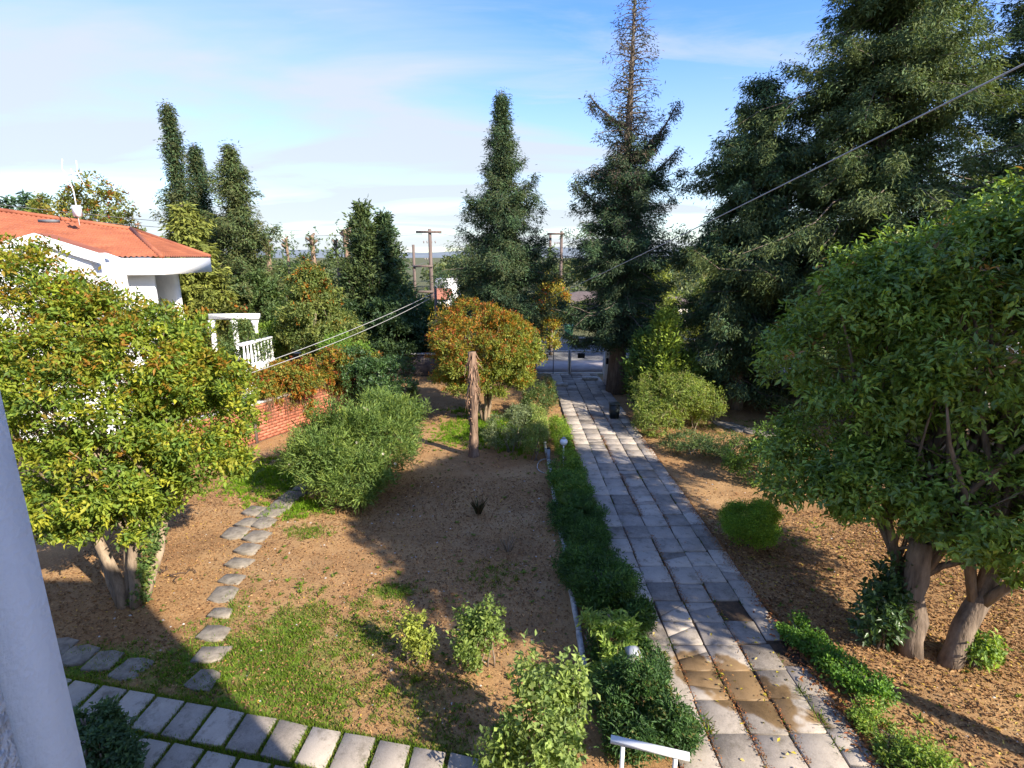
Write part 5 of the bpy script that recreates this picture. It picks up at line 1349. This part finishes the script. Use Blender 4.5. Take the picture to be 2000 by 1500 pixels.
blades(200000, 'grass', -8.5, 1.2, 11.5, 21.5, .10, 202, [((.15, .27, .015), 4), ((.19, .31, .02), 3), ((.10, .19, .015), 2)], 1.6)
blades(60000, 'grass', 4.5, 12, 4.5, 20, .07, 203, GC, 1.3)
def litter(n, name, x0, x1, y0, y1, sz, seed, cols_, dens=None, z=0.0):
    rg_ = np.random.default_rng(seed)
    x = x0 + (x1 - x0) * rg_.random(n); y = y0 + (y1 - y0) * rg_.random(n)
    d = np.full(n, 1.0) if dens is None else dens(x, y)
    k = rg_.random(n) < d
    x, y = x[k], y[k]; n = len(x)
    P = np.stack([x, y, np.where(on_path(x, y), .046, ground_z(x, y) + .008) + .012 * rg_.random(n)], 1)
    a = rg_.random(n) * 6.28; D = np.stack([np.cos(a), np.sin(a), .25 * rg_.normal(size=n)], 1)
    Nn = unit(np.array([0, 0, 1.]) + .35 * rg_.normal(size=(n, 3)))
    mb = MB(); leaves(mb, P, D, Nn, sz * (.6 + .8 * rg_.random(n)), sz * .5 * (.6 + .8 * rg_.random(n)), pick(rg_, cols_, n) * (.7 + .6 * rg_.random((n, 1))), .3)
    tag(mb.build(name, M_DRY), kind='stuff')
DL = [((.30, .165, .075), 4), ((.22, .115, .055), 3), ((.40, .25, .12), 2), ((.13, .075, .045), 2), ((.45, .30, .06), .35)]
def off_path(x, y): return np.where(on_path(x, y), 0, np.clip(.35 + .9 * vnoise(x, y, 20, .8), 0, 1))
litter(42000, 'fallen_leaves', -9, 1.0, 5, 14, .044, 210, DL, off_path)
litter(42000, 'fallen_leaves', 4.5, 11, 4.2, 12, .055, 211, DL + [((.48, .36, .08), .5)], off_path)
litter(14000, 'fallen_leaves', -8, 12, 12, 22, .06, 212, DL, off_path)
def joints(x, y):
    w = np.exp(-((x - 3.06) / .05) ** 2) * (vnoise(x * 0, y, 21, .9) > .35) + .6 * np.exp(-((x - 3.58) / .04) ** 2) * (vnoise(x * 0, y, 22, .8) > .5) + .7 * np.exp(-((x - 2.52) / .03) ** 2) * (vnoise(x * 0, y, 23, .8) > .5)
    e = np.exp(-((x - 4.40) / .10) ** 2) * .8 * (vnoise(x * 0, y, 24, .9) > .3) + .5 * np.exp(-((x - 2.04) / .05) ** 2)
    return np.clip(w + e, 0, 1) + .003
litter(70000, 'path_litter', 1.95, 4.6, 4.5, 20, .03, 213, [((.30, .12, .045), 3), ((.24, .09, .04), 2), ((.36, .18, .06), 2), ((.14, .075, .04), 2)], joints)
litter(2500, 'path_litter', 4.1, 5.0, 4.5, 8.5, .075, 214, [((.34, .14, .05), 3), ((.28, .10, .05), 2), ((.42, .22, .07), 1)], lambda x, y: np.exp(-((x - 4.5) / .2) ** 2) * .4)
litter(400, 'path_litter', 2.1, 4.4, 5, 8, .06, 215, [((.50, .40, .05), 2), ((.42, .34, .12), 2)], lambda x, y: np.full_like(x, .12))

rw_ = np.random.default_rng(220); wb_ = MB()
def rosettes(n, x0, x1, y0, y1, c_):
    for k in range(n):
        x = x0 + (x1 - x0) * rw_.random(); y = y0 + (y1 - y0) * rw_.random()
        if 1.0 < x < 4.5: continue
        m = int(5 + 6 * rw_.random()); r_ = .03 + .06 * rw_.random() ** 2
        a = rw_.random(m) * 6.28; P = np.tile([x, y, float(ground_z(np.array([x]), np.array([y]))[0]) + .01], (m, 1))
        D = np.stack([np.cos(a), np.sin(a), .35 + .5 * rw_.random(m)], 1)
        leaves(wb_, P, D, np.tile([0, 0, 1.], (m, 1)), r_ * (.7 + .6 * rw_.random(m)), r_ * .4, pick(rw_, c_, m) * (.7 + .6 * rw_.random((m, 1))))
rosettes(420, -6.5, .9, 5.0, 9.5, GC)
rosettes(160, -6.5, .9, 9.5, 17, GC)
rosettes(260, 4.6, 10, 4.5, 12, GC)
tag(wb_.build('weeds', M_LEAF), kind='stuff')
ps_ = MB()
V8 = np.array([(0, 0, 1), (1, 0, 0), (0, 1, 0), (-1, 0, 0), (0, -1, 0)], float)
for k in range(900):
    x = -7 + 8 * rw_.random() if k < 520 else 4.5 + 6 * rw_.random(); y = 4.8 + 9 * rw_.random()
    r_ = .008 + .022 * rw_.random() ** 3
    ps_.add(V8 * (r_, r_ * (.6 + .5 * rw_.random()), r_ * .7) * (.8 + .4 * rw_.random((5, 1))) + (x, y, float(ground_z(np.array([x]), np.array([y]))[0])), [(0, 1, 2), (0, 2, 3), (0, 3, 4), (0, 4, 1)])
tag(ps_.build('pebbles', M_COPING), kind='stuff')
